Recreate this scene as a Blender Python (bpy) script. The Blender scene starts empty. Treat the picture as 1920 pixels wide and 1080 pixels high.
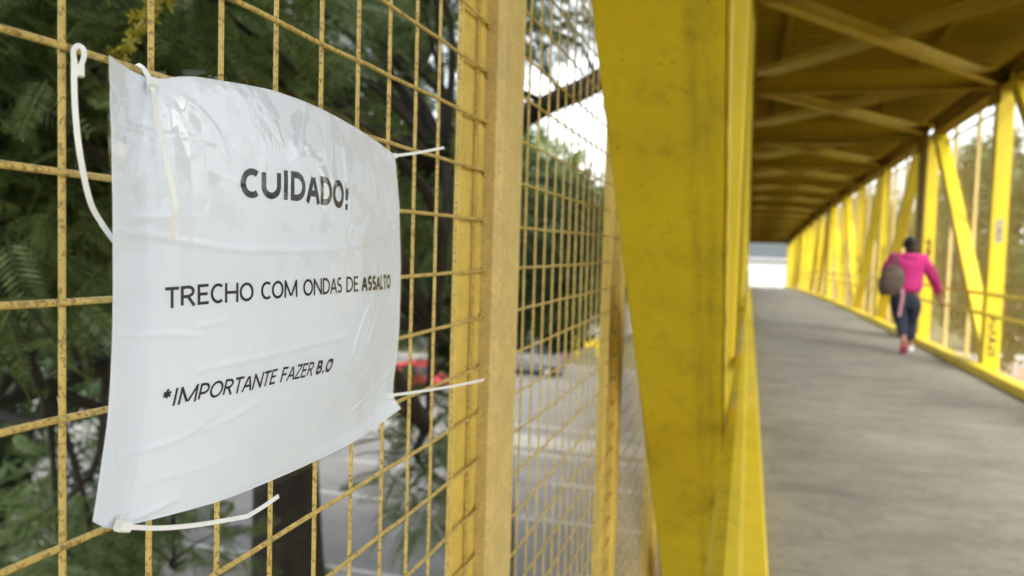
import bpy, bmesh, math, random
import numpy as np
from mathutils import Vector, Matrix, noise
R = math.radians
scene = bpy.context.scene
col = scene.collection
PI = math.pi

# ------------------------------------------------------------------ camera
CAM = np.array([0.0, 0.0, 1.3])
YAW, PITCH, ROLL, FPX = .2871, .0538, .0289, 1498.25
cf = np.array([-math.sin(YAW)*math.cos(PITCH), math.cos(YAW)*math.cos(PITCH), -math.sin(PITCH)])
cr0 = np.array([math.cos(YAW), math.sin(YAW), 0.0]); cu0 = np.cross(cr0, cf)
cr = cr0*math.cos(ROLL)+cu0*math.sin(ROLL); cu = -cr0*math.sin(ROLL)+cu0*math.cos(ROLL)
cam = bpy.data.cameras.new('camera'); camo = bpy.data.objects.new('camera', cam); col.objects.link(camo)
cam.sensor_width = 36; cam.lens = FPX/1920*36; cam.clip_start = .02; cam.clip_end = 3000
camo.matrix_world = Matrix(((cr[0], cu[0], -cf[0], CAM[0]), (cr[1], cu[1], -cf[1], CAM[1]), (cr[2], cu[2], -cf[2], CAM[2]), (0, 0, 0, 1)))
cam.dof.use_dof = True; cam.dof.focus_distance = .42; cam.dof.aperture_fstop = 9.6; cam.dof.aperture_blades = 0
scene.camera = camo

# ------------------------------------------------------------------ sky, sun, exposure
SUN_EL, SUN_AZ = R(48), R(140)          # azimuth clockwise from +Y: behind the camera, to the right
world = bpy.data.worlds.new('World'); scene.world = world; world.use_nodes = True
wn = world.node_tree.nodes; wl = world.node_tree.links; wn.clear()
sky = wn.new('ShaderNodeTexSky'); sky.sky_type = 'NISHITA'; sky.sun_disc = False
sky.sun_elevation = SUN_EL; sky.sun_rotation = SUN_AZ; sky.air_density = 1.2; sky.dust_density = 4.0; sky.ozone_density = 1.0
hs = wn.new('ShaderNodeHueSaturation'); hs.inputs['Saturation'].default_value = .35
mx = wn.new('ShaderNodeMix'); mx.data_type = 'RGBA'; mx.blend_type = 'MULTIPLY'; mx.inputs[0].default_value = 1
mx.inputs[7].default_value = (1.0, .995, .96, 1)
bg = wn.new('ShaderNodeBackground'); bg.inputs[1].default_value = .15
wo = wn.new('ShaderNodeOutputWorld')
wl.new(sky.outputs[0], hs.inputs['Color']); wl.new(hs.outputs[0], mx.inputs[6]); wl.new(mx.outputs[2], bg.inputs[0]); wl.new(bg.outputs[0], wo.inputs[0])
sun = bpy.data.lights.new('sun', 'SUN'); suno = bpy.data.objects.new('sun', sun); col.objects.link(suno)
sun.energy = .7; sun.angle = R(50); sun.color = (1.0, .98, .945)
sd = Vector((math.sin(SUN_AZ)*math.cos(SUN_EL), math.cos(SUN_AZ)*math.cos(SUN_EL), math.sin(SUN_EL)))
suno.rotation_euler = sd.to_track_quat('Z', 'Y').to_euler(); suno.location = (0, -20, 30)
scene.view_settings.view_transform = 'Standard'; scene.view_settings.look = 'None'
scene.view_settings.gamma = 1; scene.view_settings.use_curve_mapping = False
scene.view_settings.exposure = 2.0
scene.render.engine = 'CYCLES'
scene.cycles.use_denoising = True
scene.cycles.max_bounces = 10; scene.cycles.diffuse_bounces = 5; scene.cycles.transparent_max_bounces = 16
scene.cycles.sample_clamp_indirect = 8

# ------------------------------------------------------------------ helpers
def ray(x, y): return cf+cr*(x-960)/FPX+cu*(540-y)/FPX
def on_x(q, X): v = ray(*q); return CAM+v*(X/v[0])
def on_z(q, Z): v = ray(*q); return CAM+v*((Z-CAM[2])/v[2])
def on_y(q, Y): v = ray(*q); return CAM+v*(Y/v[1])
def pix(P):
    d = np.asarray(P, float)-CAM; k = d@cf
    return 960+FPX*(d@cr)/k, 540-FPX*(d@cu)/k

def tag(o, label=None, cat=None, group=None, kind=None):
    if label: o['label'] = label
    if cat: o['category'] = cat
    if group: o['group'] = group
    if kind: o['kind'] = kind
    return o
def obj(name, me, parent=None, loc=None, rot=None):
    o = bpy.data.objects.new(name, me); col.objects.link(o); o.parent = parent
    if loc is not None: o.location = loc
    if rot is not None: o.rotation_euler = rot
    return o
def empty(name, loc, label, cat, group=None):
    o = bpy.data.objects.new(name, None); col.objects.link(o); o.location = loc; o.empty_display_size = .1
    return tag(o, label, cat, group)
def rel(o):      # parent by world coordinates: the child keeps world-space mesh data
    bpy.context.view_layer.update()
def mesh(name, V, F, mat=None, smooth=False, off=None):
    V = np.asarray(V, float)
    if off is not None: V = V-np.asarray(off, float)
    me = bpy.data.meshes.new(name); me.from_pydata([tuple(v) for v in V], [], [tuple(f) for f in F])
    if mat: me.materials.append(mat)
    if smooth: me.polygons.foreach_set('use_smooth', [True]*len(me.polygons))
    me.update(); return me
def big_mesh(name, V, Q, mat, smooth=False):   # V (n,3), Q (m,4) quads
    me = bpy.data.meshes.new(name); n, m = len(V), len(Q)
    me.vertices.add(n); me.vertices.foreach_set('co', np.asarray(V, np.float32).ravel())
    me.loops.add(m*4); me.loops.foreach_set('vertex_index', np.asarray(Q, np.int32).ravel())
    me.polygons.add(m); me.polygons.foreach_set('loop_start', np.arange(m, dtype=np.int32)*4)
    me.polygons.foreach_set('loop_total', np.full(m, 4, np.int32))
    if smooth: me.polygons.foreach_set('use_smooth', np.ones(m, bool))
    me.materials.append(mat); me.update(); me.validate(); return me

class MB:
    def __init__(s): s.V = []; s.F = []
    def add(s, V, F):
        b = len(s.V); s.V += [tuple(v) for v in V]; s.F += [tuple(i+b for i in f) for f in F]
    def box(s, a, b, ch=0.0):
        (x0, y0, z0), (x1, y1, z1) = a, b
        if ch <= 0:
            s.add([(x, y, z) for z in (z0, z1) for x, y in ((x0, y0), (x1, y0), (x1, y1), (x0, y1))],
                  [(3, 2, 1, 0), (4, 5, 6, 7), (0, 1, 5, 4), (1, 2, 6, 5), (2, 3, 7, 6), (3, 0, 4, 7)])
        else:
            s.prism([(x0+ch, y0), (x1-ch, y0), (x1, y0+ch), (x1, y1-ch), (x1-ch, y1), (x0+ch, y1), (x0, y1-ch), (x0, y0+ch)],
                    (0, 0, z0), (0, 0, z1), (1, 0, 0), (0, 1, 0))
    def prism(s, prof, p0, p1, u, v):
        p0, p1, u, v = (np.asarray(q, float) for q in (p0, p1, u, v)); n = len(prof)
        V = [p0+u*a+v*b for a, b in prof]+[p1+u*a+v*b for a, b in prof]
        s.add(V, [tuple(range(n-1, -1, -1)), tuple(range(n, 2*n))]+[(i, (i+1) % n, n+(i+1) % n, n+i) for i in range(n)])
    def tube(s, pts, rad, n=8, cap=True, flat=None):
        pts = [np.asarray(p, float) for p in pts]; m = len(pts)
        if not hasattr(rad, '__len__'): rad = [rad]*m
        up = None; rings = []
        for i in range(m):
            t = pts[min(i+1, m-1)]-pts[max(i-1, 0)]; t = t/(np.linalg.norm(t)+1e-9)
            if up is None:
                a = np.array([0, 0, 1.0]) if abs(t[2]) < .9 else np.array([1.0, 0, 0])
                if flat is not None: a = np.asarray(flat, float)
                up = a
            x = np.cross(t, up); x /= np.linalg.norm(x)+1e-9; y = np.cross(x, t); up = y
            rings.append([pts[i]+rad[i]*(x*math.cos(2*PI*k/n)+y*math.sin(2*PI*k/n)) for k in range(n)])
        V = [v for r in rings for v in r]
        F = [(i*n+k, i*n+(k+1) % n, (i+1)*n+(k+1) % n, (i+1)*n+k) for i in range(m-1) for k in range(n)]
        if cap: F += [tuple(range(n-1, -1, -1)), tuple((m-1)*n+k for k in range(n))]
        s.add(V, F)
    def strap(s, pts, w, th, side):    # flat band, width along 'side'
        pts = [np.asarray(p, float) for p in pts]; m = len(pts); V = []
        side = [np.asarray(side, float)]*m if not hasattr(side[0], '__len__') else [np.asarray(q, float) for q in side]
        for i in range(m):
            t = pts[min(i+1, m-1)]-pts[max(i-1, 0)]; t /= np.linalg.norm(t)+1e-9
            n = np.cross(t, side[i]); n /= np.linalg.norm(n)+1e-9; sd_ = np.cross(n, t)
            for a, b in ((-1, -1), (1, -1), (1, 1), (-1, 1)): V.append(pts[i]+sd_*a*w/2+n*b*th/2)
        F = [(i*4+k, i*4+(k+1) % 4, i*4+4+(k+1) % 4, i*4+4+k) for i in range(m-1) for k in range(4)]
        F += [(3, 2, 1, 0), tuple((m-1)*4+k for k in range(4))]
        s.add(V, F)
    def ball(s, c, r, n=10, m=6):
        V = []; F = []; r = np.asarray(r if hasattr(r, '__len__') else (r, r, r), float)
        for i in range(m+1):
            a = PI*i/m
            for k in range(n): V.append(np.asarray(c)+r*np.array([math.sin(a)*math.cos(2*PI*k/n), math.sin(a)*math.sin(2*PI*k/n), math.cos(a)]))
        for i in range(m):
            for k in range(n): F.append((i*n+k, (i+1)*n+k, (i+1)*n+(k+1) % n, i*n+(k+1) % n))
        s.add(V, F)
    def build(s, name, mat, parent=None, smooth=False, label=None, kind=None):
        off = parent_world(parent)
        me = mesh(name, s.V, s.F, mat, smooth, off)
        bm = bmesh.new(); bm.from_mesh(me); bmesh.ops.recalc_face_normals(bm, faces=bm.faces); bm.to_mesh(me); bm.free()
        o = obj(name, me, parent)
        if label: o['label'] = label
        if kind: o['kind'] = kind
        return o
def parent_world(p):     # world offset of an unrotated parent chain
    off = np.zeros(3)
    while p is not None: off += np.array(p.location); p = p.parent
    return off
def catmull(P, k=8):
    P = [np.asarray(p, float) for p in P]; Q = [2*P[0]-P[1]]+P+[2*P[-1]-P[-2]]; out = []
    for i in range(1, len(Q)-2):
        for j in range(k):
            t = j/k; a, b, c, d = Q[i-1], Q[i], Q[i+1], Q[i+2]
            out.append(.5*(2*b+(c-a)*t+(2*a-5*b+4*c-d)*t*t+(3*b-a-3*c+d)*t**3))
    out.append(P[-1]); return out

# ------------------------------------------------------------------ materials
def mat(name, base=(.5, .5, .5), rough=.5, metal=0.0, spec=.5):
    m = bpy.data.materials.new(name); m.use_nodes = True
    b = m.node_tree.nodes['Principled BSDF']
    b.inputs['Base Color'].default_value = (*base, 1); b.inputs['Roughness'].default_value = rough
    b.inputs['Metallic'].default_value = metal; b.inputs['Specular IOR Level'].default_value = spec
    return m
class NT:
    def __init__(s, m): s.t = m.node_tree; s.b = s.t.nodes.get('Principled BSDF'); s.co = s.t.nodes.new('ShaderNodeTexCoord').outputs['Object']
    def n(s, t, **k):
        o = s.t.nodes.new(t)
        for a, b in k.items(): setattr(o, a, b)
        return o
    def l(s, a, b): s.t.links.new(a, b)
    def world(s): s.co = s.n('ShaderNodeNewGeometry').outputs['Position']
    def map(s, scale):
        m = s.n('ShaderNodeMapping'); m.inputs['Scale'].default_value = scale; s.l(s.co, m.inputs['Vector']); return m.outputs[0]
    def noise(s, scale, detail=4, rough=.6, vec=None, dist=0):
        o = s.n('ShaderNodeTexNoise'); o.inputs['Scale'].default_value = scale; o.inputs['Detail'].default_value = detail
        o.inputs['Roughness'].default_value = rough; o.inputs['Distortion'].default_value = dist
        s.l(vec if vec is not None else s.co, o.inputs['Vector']); return o.outputs['Fac']
    def ramp(s, f, stops):
        o = s.n('ShaderNodeValToRGB'); e = o.color_ramp.elements
        while len(e) > 1: e.remove(e[-1])
        e[0].position, c = stops[0]; e[0].color = (*c, 1) if hasattr(c, '__len__') else (c, c, c, 1)
        for p, c in stops[1:]:
            x = e.new(p); x.color = (*c, 1) if hasattr(c, '__len__') else (c, c, c, 1)
        s.l(f, o.inputs[0]); return o.outputs[0]
    def mix(s, f, a, b, mode='MIX'):
        o = s.n('ShaderNodeMix', data_type='RGBA', blend_type=mode)
        for inp, v in ((o.inputs[0], f), (o.inputs[6], a), (o.inputs[7], b)):
            if hasattr(v, 'is_output'): s.l(v, inp)
            elif hasattr(v, '__len__'): inp.default_value = (*v, 1)
            else: inp.default_value = v
        return o.outputs[2]
    def math(s, op, a, b):
        o = s.n('ShaderNodeMath', operation=op)
        for i, v in enumerate((a, b)):
            if hasattr(v, 'is_output'): s.l(v, o.inputs[i])
            else: o.inputs[i].default_value = v
        return o.outputs[0]
    def color(s, c): s.l(c, s.b.inputs['Base Color'])
    def bump(s, h, strength=.3, dist=.01):
        o = s.n('ShaderNodeBump'); o.inputs['Strength'].default_value = strength; o.inputs['Distance'].default_value = dist
        s.l(h, o.inputs['Height']); s.l(o.outputs[0], s.b.inputs['Normal'])

def paint_yellow(name, base, dirt, amount=.5, scale=3.0, rr=(.36, .62), spec=.4):
    m = mat(name, base, .42, 0, spec); t = NT(m); t.world()
    a = t.noise(scale, 6, .65); st = t.noise(6, 5, .7, t.map((3, 3, .35)))
    fine = t.noise(70, 3, .7)
    c = t.mix(t.ramp(a, [(.35, 0), (.75, .45*amount)]), base, dirt)
    c = t.mix(t.ramp(st, [(.52, 0), (.78, .75*amount)]), c, dirt)
    c = t.mix(t.ramp(fine, [(.62, 0), (.72, .6*amount)]), c, (.12, .08, .015))
    t.color(c); t.l(t.ramp(a, [(.3, rr[0]), (.8, rr[1])]), t.b.inputs['Roughness'])
    t.bump(t.noise(40, 5), .12, .004)
    return m
YEL = (.68, .515, .02)
M = {}
M['yellow'] = paint_yellow('yellow_paint', YEL, (.30, .22, .035), .38)
M['yellow_dirty'] = paint_yellow('weathered_yellow_paint', (.68, .52, .016), (.22, .175, .02), .72, 4.0)
t_ = NT(M['yellow_dirty']); t_.world(); sx_ = t_.n('ShaderNodeSeparateXYZ'); t_.l(t_.co, sx_.inputs[0])
band = t_.ramp(t_.math('ADD', sx_.outputs[0], .5), [(.400, 0), (.416, .55), (.428, .2), (.438, .6), (.449, .15), (.4525, 0)])   # grime left along the weld, x -0.09 to -0.05
old = t_.b.inputs['Base Color'].links[0].from_socket
t_.color(t_.mix(t_.math('MULTIPLY', band, t_.ramp(t_.noise(26, 6, .75, t_.map((1.6, .35, .35))), [(.36, 0), (.70, .9)])), old, (.14, .11, .02)))
M['yellow_roof_shaded'] = paint_yellow('roof_yellow_shaded_paint', (.30, .19, .006), (.08, .05, .004), .5, 3.0, (.75, .9), .12)  # truss yellow darkened to carry the shade under the roof, plus brownish dirt
def wire_mat(name, base, rust, sp, sc):
    m = mat(name, base, .55); t = NT(m); t.world()
    n1 = t.noise(sc, 4, .7); n2 = t.noise(sc*.22, 4, .6); n3 = t.noise(sc*2.5, 2, .6)
    c = t.mix(t.ramp(n2, [(.35, 0), (.7, .75)]), base, tuple(q*.66 for q in base))
    n4 = t.noise(sc*.05, 3, .6); c = t.mix(t.ramp(n4, [(.5, 0), (.72, .55)]), c, tuple(.5*q+.5*p for p, q in zip(base, rust)))
    c = t.mix(t.ramp(n1, [(sp, 0), (sp+.06, .9)]), c, rust)
    c = t.mix(t.ramp(n3, [(.68, 0), (.76, .7)]), c, (.07, .045, .016))
    t.color(c); t.bump(n1, .5, .0012); return m
M['yellow_brace'] = paint_yellow('brace_yellow_paint', (.46, .315, .02), (.16, .105, .01), .5, 3.0, (.6, .8), .25)
M['wire'] = wire_mat('rusty_yellow_wire_paint', (.62, .455, .13), (.22, .135, .04), .53, 380)
M['frame'] = wire_mat('fence_frame_paint', (.66, .47, .085), (.42, .29, .09), .58, 160)
M['tan'] = wire_mat('faded_tan_post_paint', (.63, .475, .175), (.45, .355, .14), .52, 190)
def concrete():
    m = mat('walkway_concrete', (.3, .29, .26), .85); t = NT(m); t.world()
    st = t.noise(1.5, 6, .72, t.map((.6, 1.25, 1)), .5); big = t.noise(.9, 5, .65); fine = t.noise(45, 6, .75); sp = t.noise(9, 4, .7)
    c = t.ramp(st, [(.28, (.155, .146, .115)), (.5, (.24, .228, .182)), (.74, (.33, .315, .255))])
    c = t.mix(t.ramp(big, [(.42, 0), (.7, .6)]), c, (.30, .277, .222))
    c = t.mix(t.ramp(sp, [(.55, 0), (.72, .65)]), c, (.125, .122, .107))
    blot = t.noise(2.1, 7, .78, t.map((.8, 1.2, 1)), .8); c = t.mix(t.ramp(blot, [(.47, 0), (.66, .75)]), c, (.145, .138, .12))
    c = t.mix(t.ramp(fine, [(.3, .35), (.6, 0)]), c, (.105, .10, .09))
    t.color(c); t.bump(fine, .35, .004); return m
M['concrete'] = concrete()
def simple_noise(name, a, b, scale, rough=.85, bump=.3, detail=6):
    m = mat(name, a, rough); t = NT(m); t.world(); n = t.noise(scale, detail, .65)
    t.color(t.ramp(n, [(.3, a), (.7, b)])); t.bump(t.noise(scale*6, 4), bump, .02); return m
M['asphalt'] = simple_noise('asphalt', (.095, .093, .087), (.145, .142, .134), .8)
M['kerb'] = simple_noise('kerb_concrete', (.17, .165, .15), (.25, .24, .22), 1.2)
M['grey_dark'] = simple_noise('worn_pavement', (.12, .115, .10), (.19, .18, .165), 1.1)
M['soil'] = simple_noise('soil_and_dry_grass', (.10, .075, .045), (.075, .095, .03), .35)
M['dirt_red'] = simple_noise('reddish_dirt', (.27, .165, .12), (.34, .22, .165), .3)
M['bark'] = simple_noise('dark_bark', (.012, .010, .008), (.034, .028, .022), 9, .9, .8)
M['pier'] = simple_noise('pier_concrete', (.27, .26, .24), (.36, .35, .33), 1.0)
M['roadpaint'] = simple_noise('worn_white_road_paint', (.22, .22, .205), (.38, .38, .36), 3)
M['white_wall'] = simple_noise('white_render', (.40, .41, .405), (.47, .48, .47), .5)
M['roof_grey'] = simple_noise('grey_roof_sheet', (.22, .22, .22), (.3, .3, .29), .8)
M['hill'] = simple_noise('hazed_wooded_hill', (.030, .040, .040), (.05, .06, .06), .03)  # grey-blue base colour carries the haze over the far wood
M['grey_pale'] = simple_noise('grey_render', (.42, .41, .39), (.5, .49, .46), .5)
M['brown_plate'] = simple_noise('brown_steel_plate', (.20, .13, .035), (.27, .17, .05), 3)
def leaf(name, a, b, tr=.45):
    m = mat(name, a, .5); t = NT(m); g = t.n('ShaderNodeNewGeometry'); rnd = g.outputs['Random Per Island']
    c = t.ramp(rnd, [(0, a), (1, b)]); t.color(c); t.b.inputs['Specular IOR Level'].default_value = .4; t.b.inputs['Roughness'].default_value = .45
    tl = t.n('ShaderNodeBsdfTranslucent'); t.l(c, tl.inputs[0]); ms = t.n('ShaderNodeMixShader'); ms.inputs[0].default_value = tr
    out = t.t.nodes['Material Output']; t.l(t.b.outputs[0], ms.inputs[1]); t.l(tl.outputs[0], ms.inputs[2]); t.l(ms.outputs[0], out.inputs[0])
    return m
M['leaf_near'] = leaf('fresh_green_leaf', (.06, .11, .03), (.22, .28, .11))
M['leaf_dark'] = leaf('dark_green_leaf', (.026, .05, .018), (.06, .092, .036))
M['leaf_olive'] = leaf('olive_green_leaf', (.06, .095, .03), (.125, .16, .055))
M['leaf_yellow'] = leaf('yellowing_leaf', (.30, .28, .03), (.42, .36, .05))
M['white_paint'] = mat('white_metal_paint', (.75, .75, .74), .4)
M['rubber'] = mat('tyre_rubber', (.02, .02, .02), .8)
M['rim'] = mat('wheel_rim', (.5, .5, .5), .35, .8)
M['glass'] = mat('vehicle_glass', (.015, .018, .02), .06)
M['car_red'] = mat('red_car_paint', (.26, .014, .02), .3)
M['car_grey'] = mat('silver_grey_car_paint', (.13, .135, .14), .35, .3)
M['lamp_red'] = mat('tail_lamp_lens', (.35, .01, .01), .2)
M['lamp_white'] = mat('head_lamp_lens', (.7, .7, .7), .15)
M['black'] = mat('black_plastic', (.02, .02, .02), .5)

# ------------------------------------------------------------------ ground, roads
GZ = -6.0
def sheet(name, x0, x1, y0, y1, z, mt):
    return tag(obj(name, mesh(name, [(x0, y0, z), (x1, y0, z), (x1, y1, z), (x0, y1, z)], [(0, 1, 2, 3)], mt)), kind='structure')
sheet('ground', -900, 900, -900, 1500, GZ-.012, M['soil'])
sheet('road', -250, 250, 15.2, 27.2, GZ-.004, M['asphalt'])
sheet('far_road', -250, 250, 29.0, 47.0, GZ-.004, M['asphalt'])
sheet('dirt_lot', 9, 60, 52, 61.5, GZ-.004, M['dirt_red'])
sheet('pavement', -250, 250, 12.6, 15.0, GZ+.10, M['grey_dark'])
b = MB(); b.box((-250, 27.2, GZ-.1), (250, 29.0, GZ+.13), .03)
tag(b.build('road_median', M['kerb']), kind='structure')
b = MB(); b.box((-250, 15.0, GZ-.1), (250, 15.2, GZ+.12)); tag(b.build('kerb', M['kerb']), kind='structure')
b = MB(); b.box((-250, 47.0, GZ-.1), (250, 47.25, GZ+.13)); tag(b.build('far_kerb', M['kerb']), kind='structure')
b = MB()
for y in (23.7, 20.4):
    for k in range(-9, 10): b.add([(k*7-5.6, y-.07, GZ+.001), (k*7-2.2, y-.07, GZ+.001), (k*7-2.2, y+.07, GZ+.001), (k*7-5.6, y+.07, GZ+.001)], [(0, 1, 2, 3)])
for y in (26.8, 31.0, 15.7): b.add([(-250, y-.09, GZ+.001), (250, y-.09, GZ+.001), (250, y+.09, GZ+.001), (-250, y+.09, GZ+.001)], [(0, 1, 2, 3)])
tag(b.build('road_markings', M['roadpaint']), kind='structure')
# far hill behind the bridge's end
hv = []; hf = []; NX, NYH = 60, 10
for j in range(NYH+1):
    for i in range(NX+1):
        x = -900+i*30; y = 330+j*40; u = j/NYH
        z = GZ-.1+46*math.sin(min(u*1.6, 1)*PI/2)*(.75+.25*noise.noise(Vector((x*.006, y*.006, 0))))*(1 if j else 0)
        hv.append((x, y, z))
for j in range(NYH):
    for i in range(NX): hf.append((j*(NX+1)+i, j*(NX+1)+i+1, (j+1)*(NX+1)+i+1, (j+1)*(NX+1)+i))
tag(obj('hill', mesh('hill', hv, hf, M['hill'], True)), kind='structure')

# ------------------------------------------------------------------ footbridge
def camber(y): return -3.4e-4*y*y if y > 0 else 0.0
BAY = 3.88; GAP = .55
SEG = []; y0 = -1.08-GAP-2*BAY  # rear span, unseen behind the camera, added and shortened to set the light
for s in range(5):
    SEG.append([y0+BAY*k for k in range(5 if s else 3)]); y0 = SEG[-1][-1]+GAP
Y_END = SEG[-1][-1]
# walkway slab
pv = []; pf = []; ys = [-20+i*1.0 for i in range(int(Y_END+20+13))]
for y in ys:
    c = camber(y)
    for x, z in ((.10, 0), (2.55, 0), (2.55, -.16), (.10, -.16)): pv.append((x, y, z+c))
n = len(ys)
for i in range(n-1):
    for k in range(4): pf.append((i*4+k, i*4+4+k, i*4+4+(k+1) % 4, i*4+(k+1) % 4))
pf += [(0, 1, 2, 3), tuple((n-1)*4+k for k in (3, 2, 1, 0))]
walk = mesh('walkway', pv, pf, M['concrete'])
bm = bmesh.new(); bm.from_mesh(walk); bmesh.ops.recalc_face_normals(bm, faces=bm.faces); bm.to_mesh(walk); bm.free()
tag(obj('walkway', walk), kind='structure')

bridge = empty('footbridge', (1.33, 0, 0), 'covered yellow steel truss footbridge with concrete walkway and braced roof', 'footbridge')
def chprof(w, h, c):   # chamfered rectangle, centred
    a, b_ = w/2, h/2
    return [(-a+c, -b_), (a-c, -b_), (a, -b_+c), (a, b_-c), (a-c, b_), (-a+c, b_), (-a, b_-c), (-a, -b_+c)]
def hprof(w, h, tf=.014, tw=.012):   # I section: flanges along u, web along v
    a, b_, t = w/2, h/2, tw/2
    return [(-a, -b_), (a, -b_), (a, -b_+tf), (t, -b_+tf), (t, b_-tf), (a, b_-tf), (a, b_), (-a, b_), (-a, b_-tf), (-t, b_-tf), (-t, -b_+tf), (-a, -b_+tf)]
def beam(name, p0, p1, prof, mt, u=None, parent=bridge):
    p0, p1 = np.asarray(p0, float), np.asarray(p1, float); d = p1-p0; d /= np.linalg.norm(d)
    u = np.array([1.0, 0, 0]) if u is None else np.asarray(u, float)
    u = u-d*(u@d); u /= np.linalg.norm(u); v = np.cross(d, u)
    b = MB(); b.prism(prof, p0, p1, u, v); return b.build(name, mt, parent)
ZT = 3.3
SIDES = [(-.1225, -.034, .12), (2.7775, 2.535, 2.689)]      # member centre x, chord x range
XP = .175
first = True
for si, (xc, cx0, cx1) in enumerate(SIDES):
    for s, nodes in enumerate(SEG):
        for k, y in enumerate(nodes):
            c = camber(y); yy = y+.08 if k < len(nodes)-1 else y-.02
            near = (si == 0 and s == 1)
            beam('truss_post', (xc, yy, -.30+c), (xc, yy, ZT+c), chprof(XP, .15, .006), M['yellow'])
            if k < len(nodes)-1:
                y1 = nodes[k+1]; c1 = camber(y1); m_ = M['yellow_dirty'] if near else M['yellow']
                beam('bottom_chord', ((cx0+cx1)/2, y, -.10+c), ((cx0+cx1)/2, y1, -.10+c1), chprof(cx1-cx0, .40, .008), M['yellow'])
                xo = -.2625 if si == 0 else 2.9175
                beam('edge_beam', (xo, y, -.24+c), (xo, y1, -.24+c1), chprof(.10, .16, .006), M['yellow'])
                beam('top_chord', (xc, y, ZT+.125+c), (xc, y1, ZT+.125+c1), hprof(XP+.03, .25), M['yellow_roof_shaded'])
                if k < 2: p0, p1 = (xc, y+.39, ZT+.06+c), (xc, y1-.14, .16+c1)
                else:     p0, p1 = (xc, y+.15, .16+c), (xc, y1-.40, ZT+.06+c1)
                beam('truss_diagonal', p0, p1, chprof(XP-.003, .16, .005), m_)
                for zr in (.93, .69):     # handrails on the inner face of the posts
                    xr = -.012 if si == 0 else 2.66
                    beam('handrail', (xr, y, zr+c), (xr, y1, zr+c1), [(.021*math.cos(a*PI/4), .021*math.sin(a*PI/4)) for a in range(8)], M['yellow_dirty'])
        for k, y in enumerate(nodes):
            yy = y+.08 if k < len(nodes)-1 else y-.02; c = camber(y); xa, xb = (-.036, -.012) if si == 0 else (2.66, 2.691)
            for zr in (.93, .69):
                b = MB(); b.box((xa, yy-.03, zr-.012+c), (xb, yy+.03, zr+.012+c)); b.build('rail_bracket', M['yellow'], bridge)
        for k, y in enumerate(nodes):
            c = camber(y); xin = xc+XP/2+.004 if si == 0 else xc-XP/2-.004
            b = MB(); b.box((xin-.004, y-.10, ZT-.16+c), (xin+.004, y+.34, ZT+.2+c)); b.build('gusset_plate', M['yellow_roof_shaded'], bridge)
        if s < 4:   # joint between two spans
            ya, yb = nodes[-1]+.06, nodes[-1]+GAP+.0; c = camber(ya); xin = -.05 if si == 0 else 2.705
            b = MB(); b.box((xin-.008, ya, .1+c), (xin+.008, yb, ZT+.1+c)); b.build('joint_cover', M['brown_plate'], bridge)
            b = MB(); b.box((cx0+.004, ya-.06, -.298+c), (cx1-.004, yb, .092+c)); b.build('joint_cover', M['yellow'], bridge)
# cross beams, wind bracing, struts, purlins, roof sheets
for s, nodes in enumerate(SEG):
    for k, y in enumerate(nodes):
        c = camber(y)
        beam('cross_beam', (.0-.03, y+.10, ZT+.17+c), (2.685, y+.10, ZT+.17+c), hprof(.14, .30), M['yellow_roof_shaded'], u=(0, 1, 0))
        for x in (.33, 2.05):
            b = MB(); b.box((x-.03, y+.06, ZT+.322+c), (x+.03, y+.12, ZT+.58+c)); b.build('roof_strut', M['yellow_roof_shaded'], bridge)
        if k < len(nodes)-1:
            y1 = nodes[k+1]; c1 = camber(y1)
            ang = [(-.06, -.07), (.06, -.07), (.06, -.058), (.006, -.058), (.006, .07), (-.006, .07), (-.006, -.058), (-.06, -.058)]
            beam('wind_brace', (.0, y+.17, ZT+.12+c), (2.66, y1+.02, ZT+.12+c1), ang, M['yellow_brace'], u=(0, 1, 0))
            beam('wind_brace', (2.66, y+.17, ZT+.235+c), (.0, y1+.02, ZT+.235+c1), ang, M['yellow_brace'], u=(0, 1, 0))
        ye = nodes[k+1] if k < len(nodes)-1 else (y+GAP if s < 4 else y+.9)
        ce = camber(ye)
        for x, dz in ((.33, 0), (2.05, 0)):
            beam('purlin', (x, y-(1.0 if (s == 0 and k == 0) else 0), ZT+.61+c), (x, ye, ZT+.61+ce), chprof(.07, .06, .004), M['yellow_roof_shaded'])
# corrugated roof sheets, one per bay, ribs running across the walkway
allY = [n_ for nodes in SEG for n_ in nodes]; allY[0] -= 1.0; allY.append(Y_END+.9)
for a, e in zip(allY[:-1], allY[1:]):
    N = max(4, int((e-a)/.045)); V = []; F = []
    xs = (-.75, .2, 1.33, 2.46, 3.4)
    for j in range(N+1):
        y = a+(e-a)*j/N; w = .5+.5*math.tanh(3*math.cos(2*PI*y/.27)); 
        for x in xs: V.append((x, y, ZT+.645+camber(y)+.055*w+.10*(1-abs(x-1.33)/2.1)))
        for x in xs: V.append((x, y, ZT+.649+camber(y)+.055*w+.10*(1-abs(x-1.33)/2.1)))
    q = len(xs)
    for j in range(N):
        for i in range(q-1):
            A = j*2*q+i; B = A+2*q
            F += [(A, A+1, B+1, B), (A+q, B+q, B+q+1, A+q+1)]
    me = mesh('roof_sheet', V, F, M['yellow_roof_shaded'], False, (1.33, 0, 0)); obj('roof_sheet', me, bridge)
yb0, zb0, yb1, zb1 = -1.08+.39, ZT+.06, 2.80-.14, .16
dl = math.hypot(yb1-yb0, zb1-zb0); ny_, nz_ = (zb1-zb0)/dl, -(yb1-yb0)/dl
r_ = random.Random(9); Pw = []
for i in range(160):
    u = .02+.96*i/159; Pw.append((-.0375+r_.uniform(-.0007, .0007), yb0+(yb1-yb0)*u+ny_*.0795+r_.uniform(-.0008, .0008), zb0+(zb1-zb0)*u+nz_*.0795))
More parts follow.
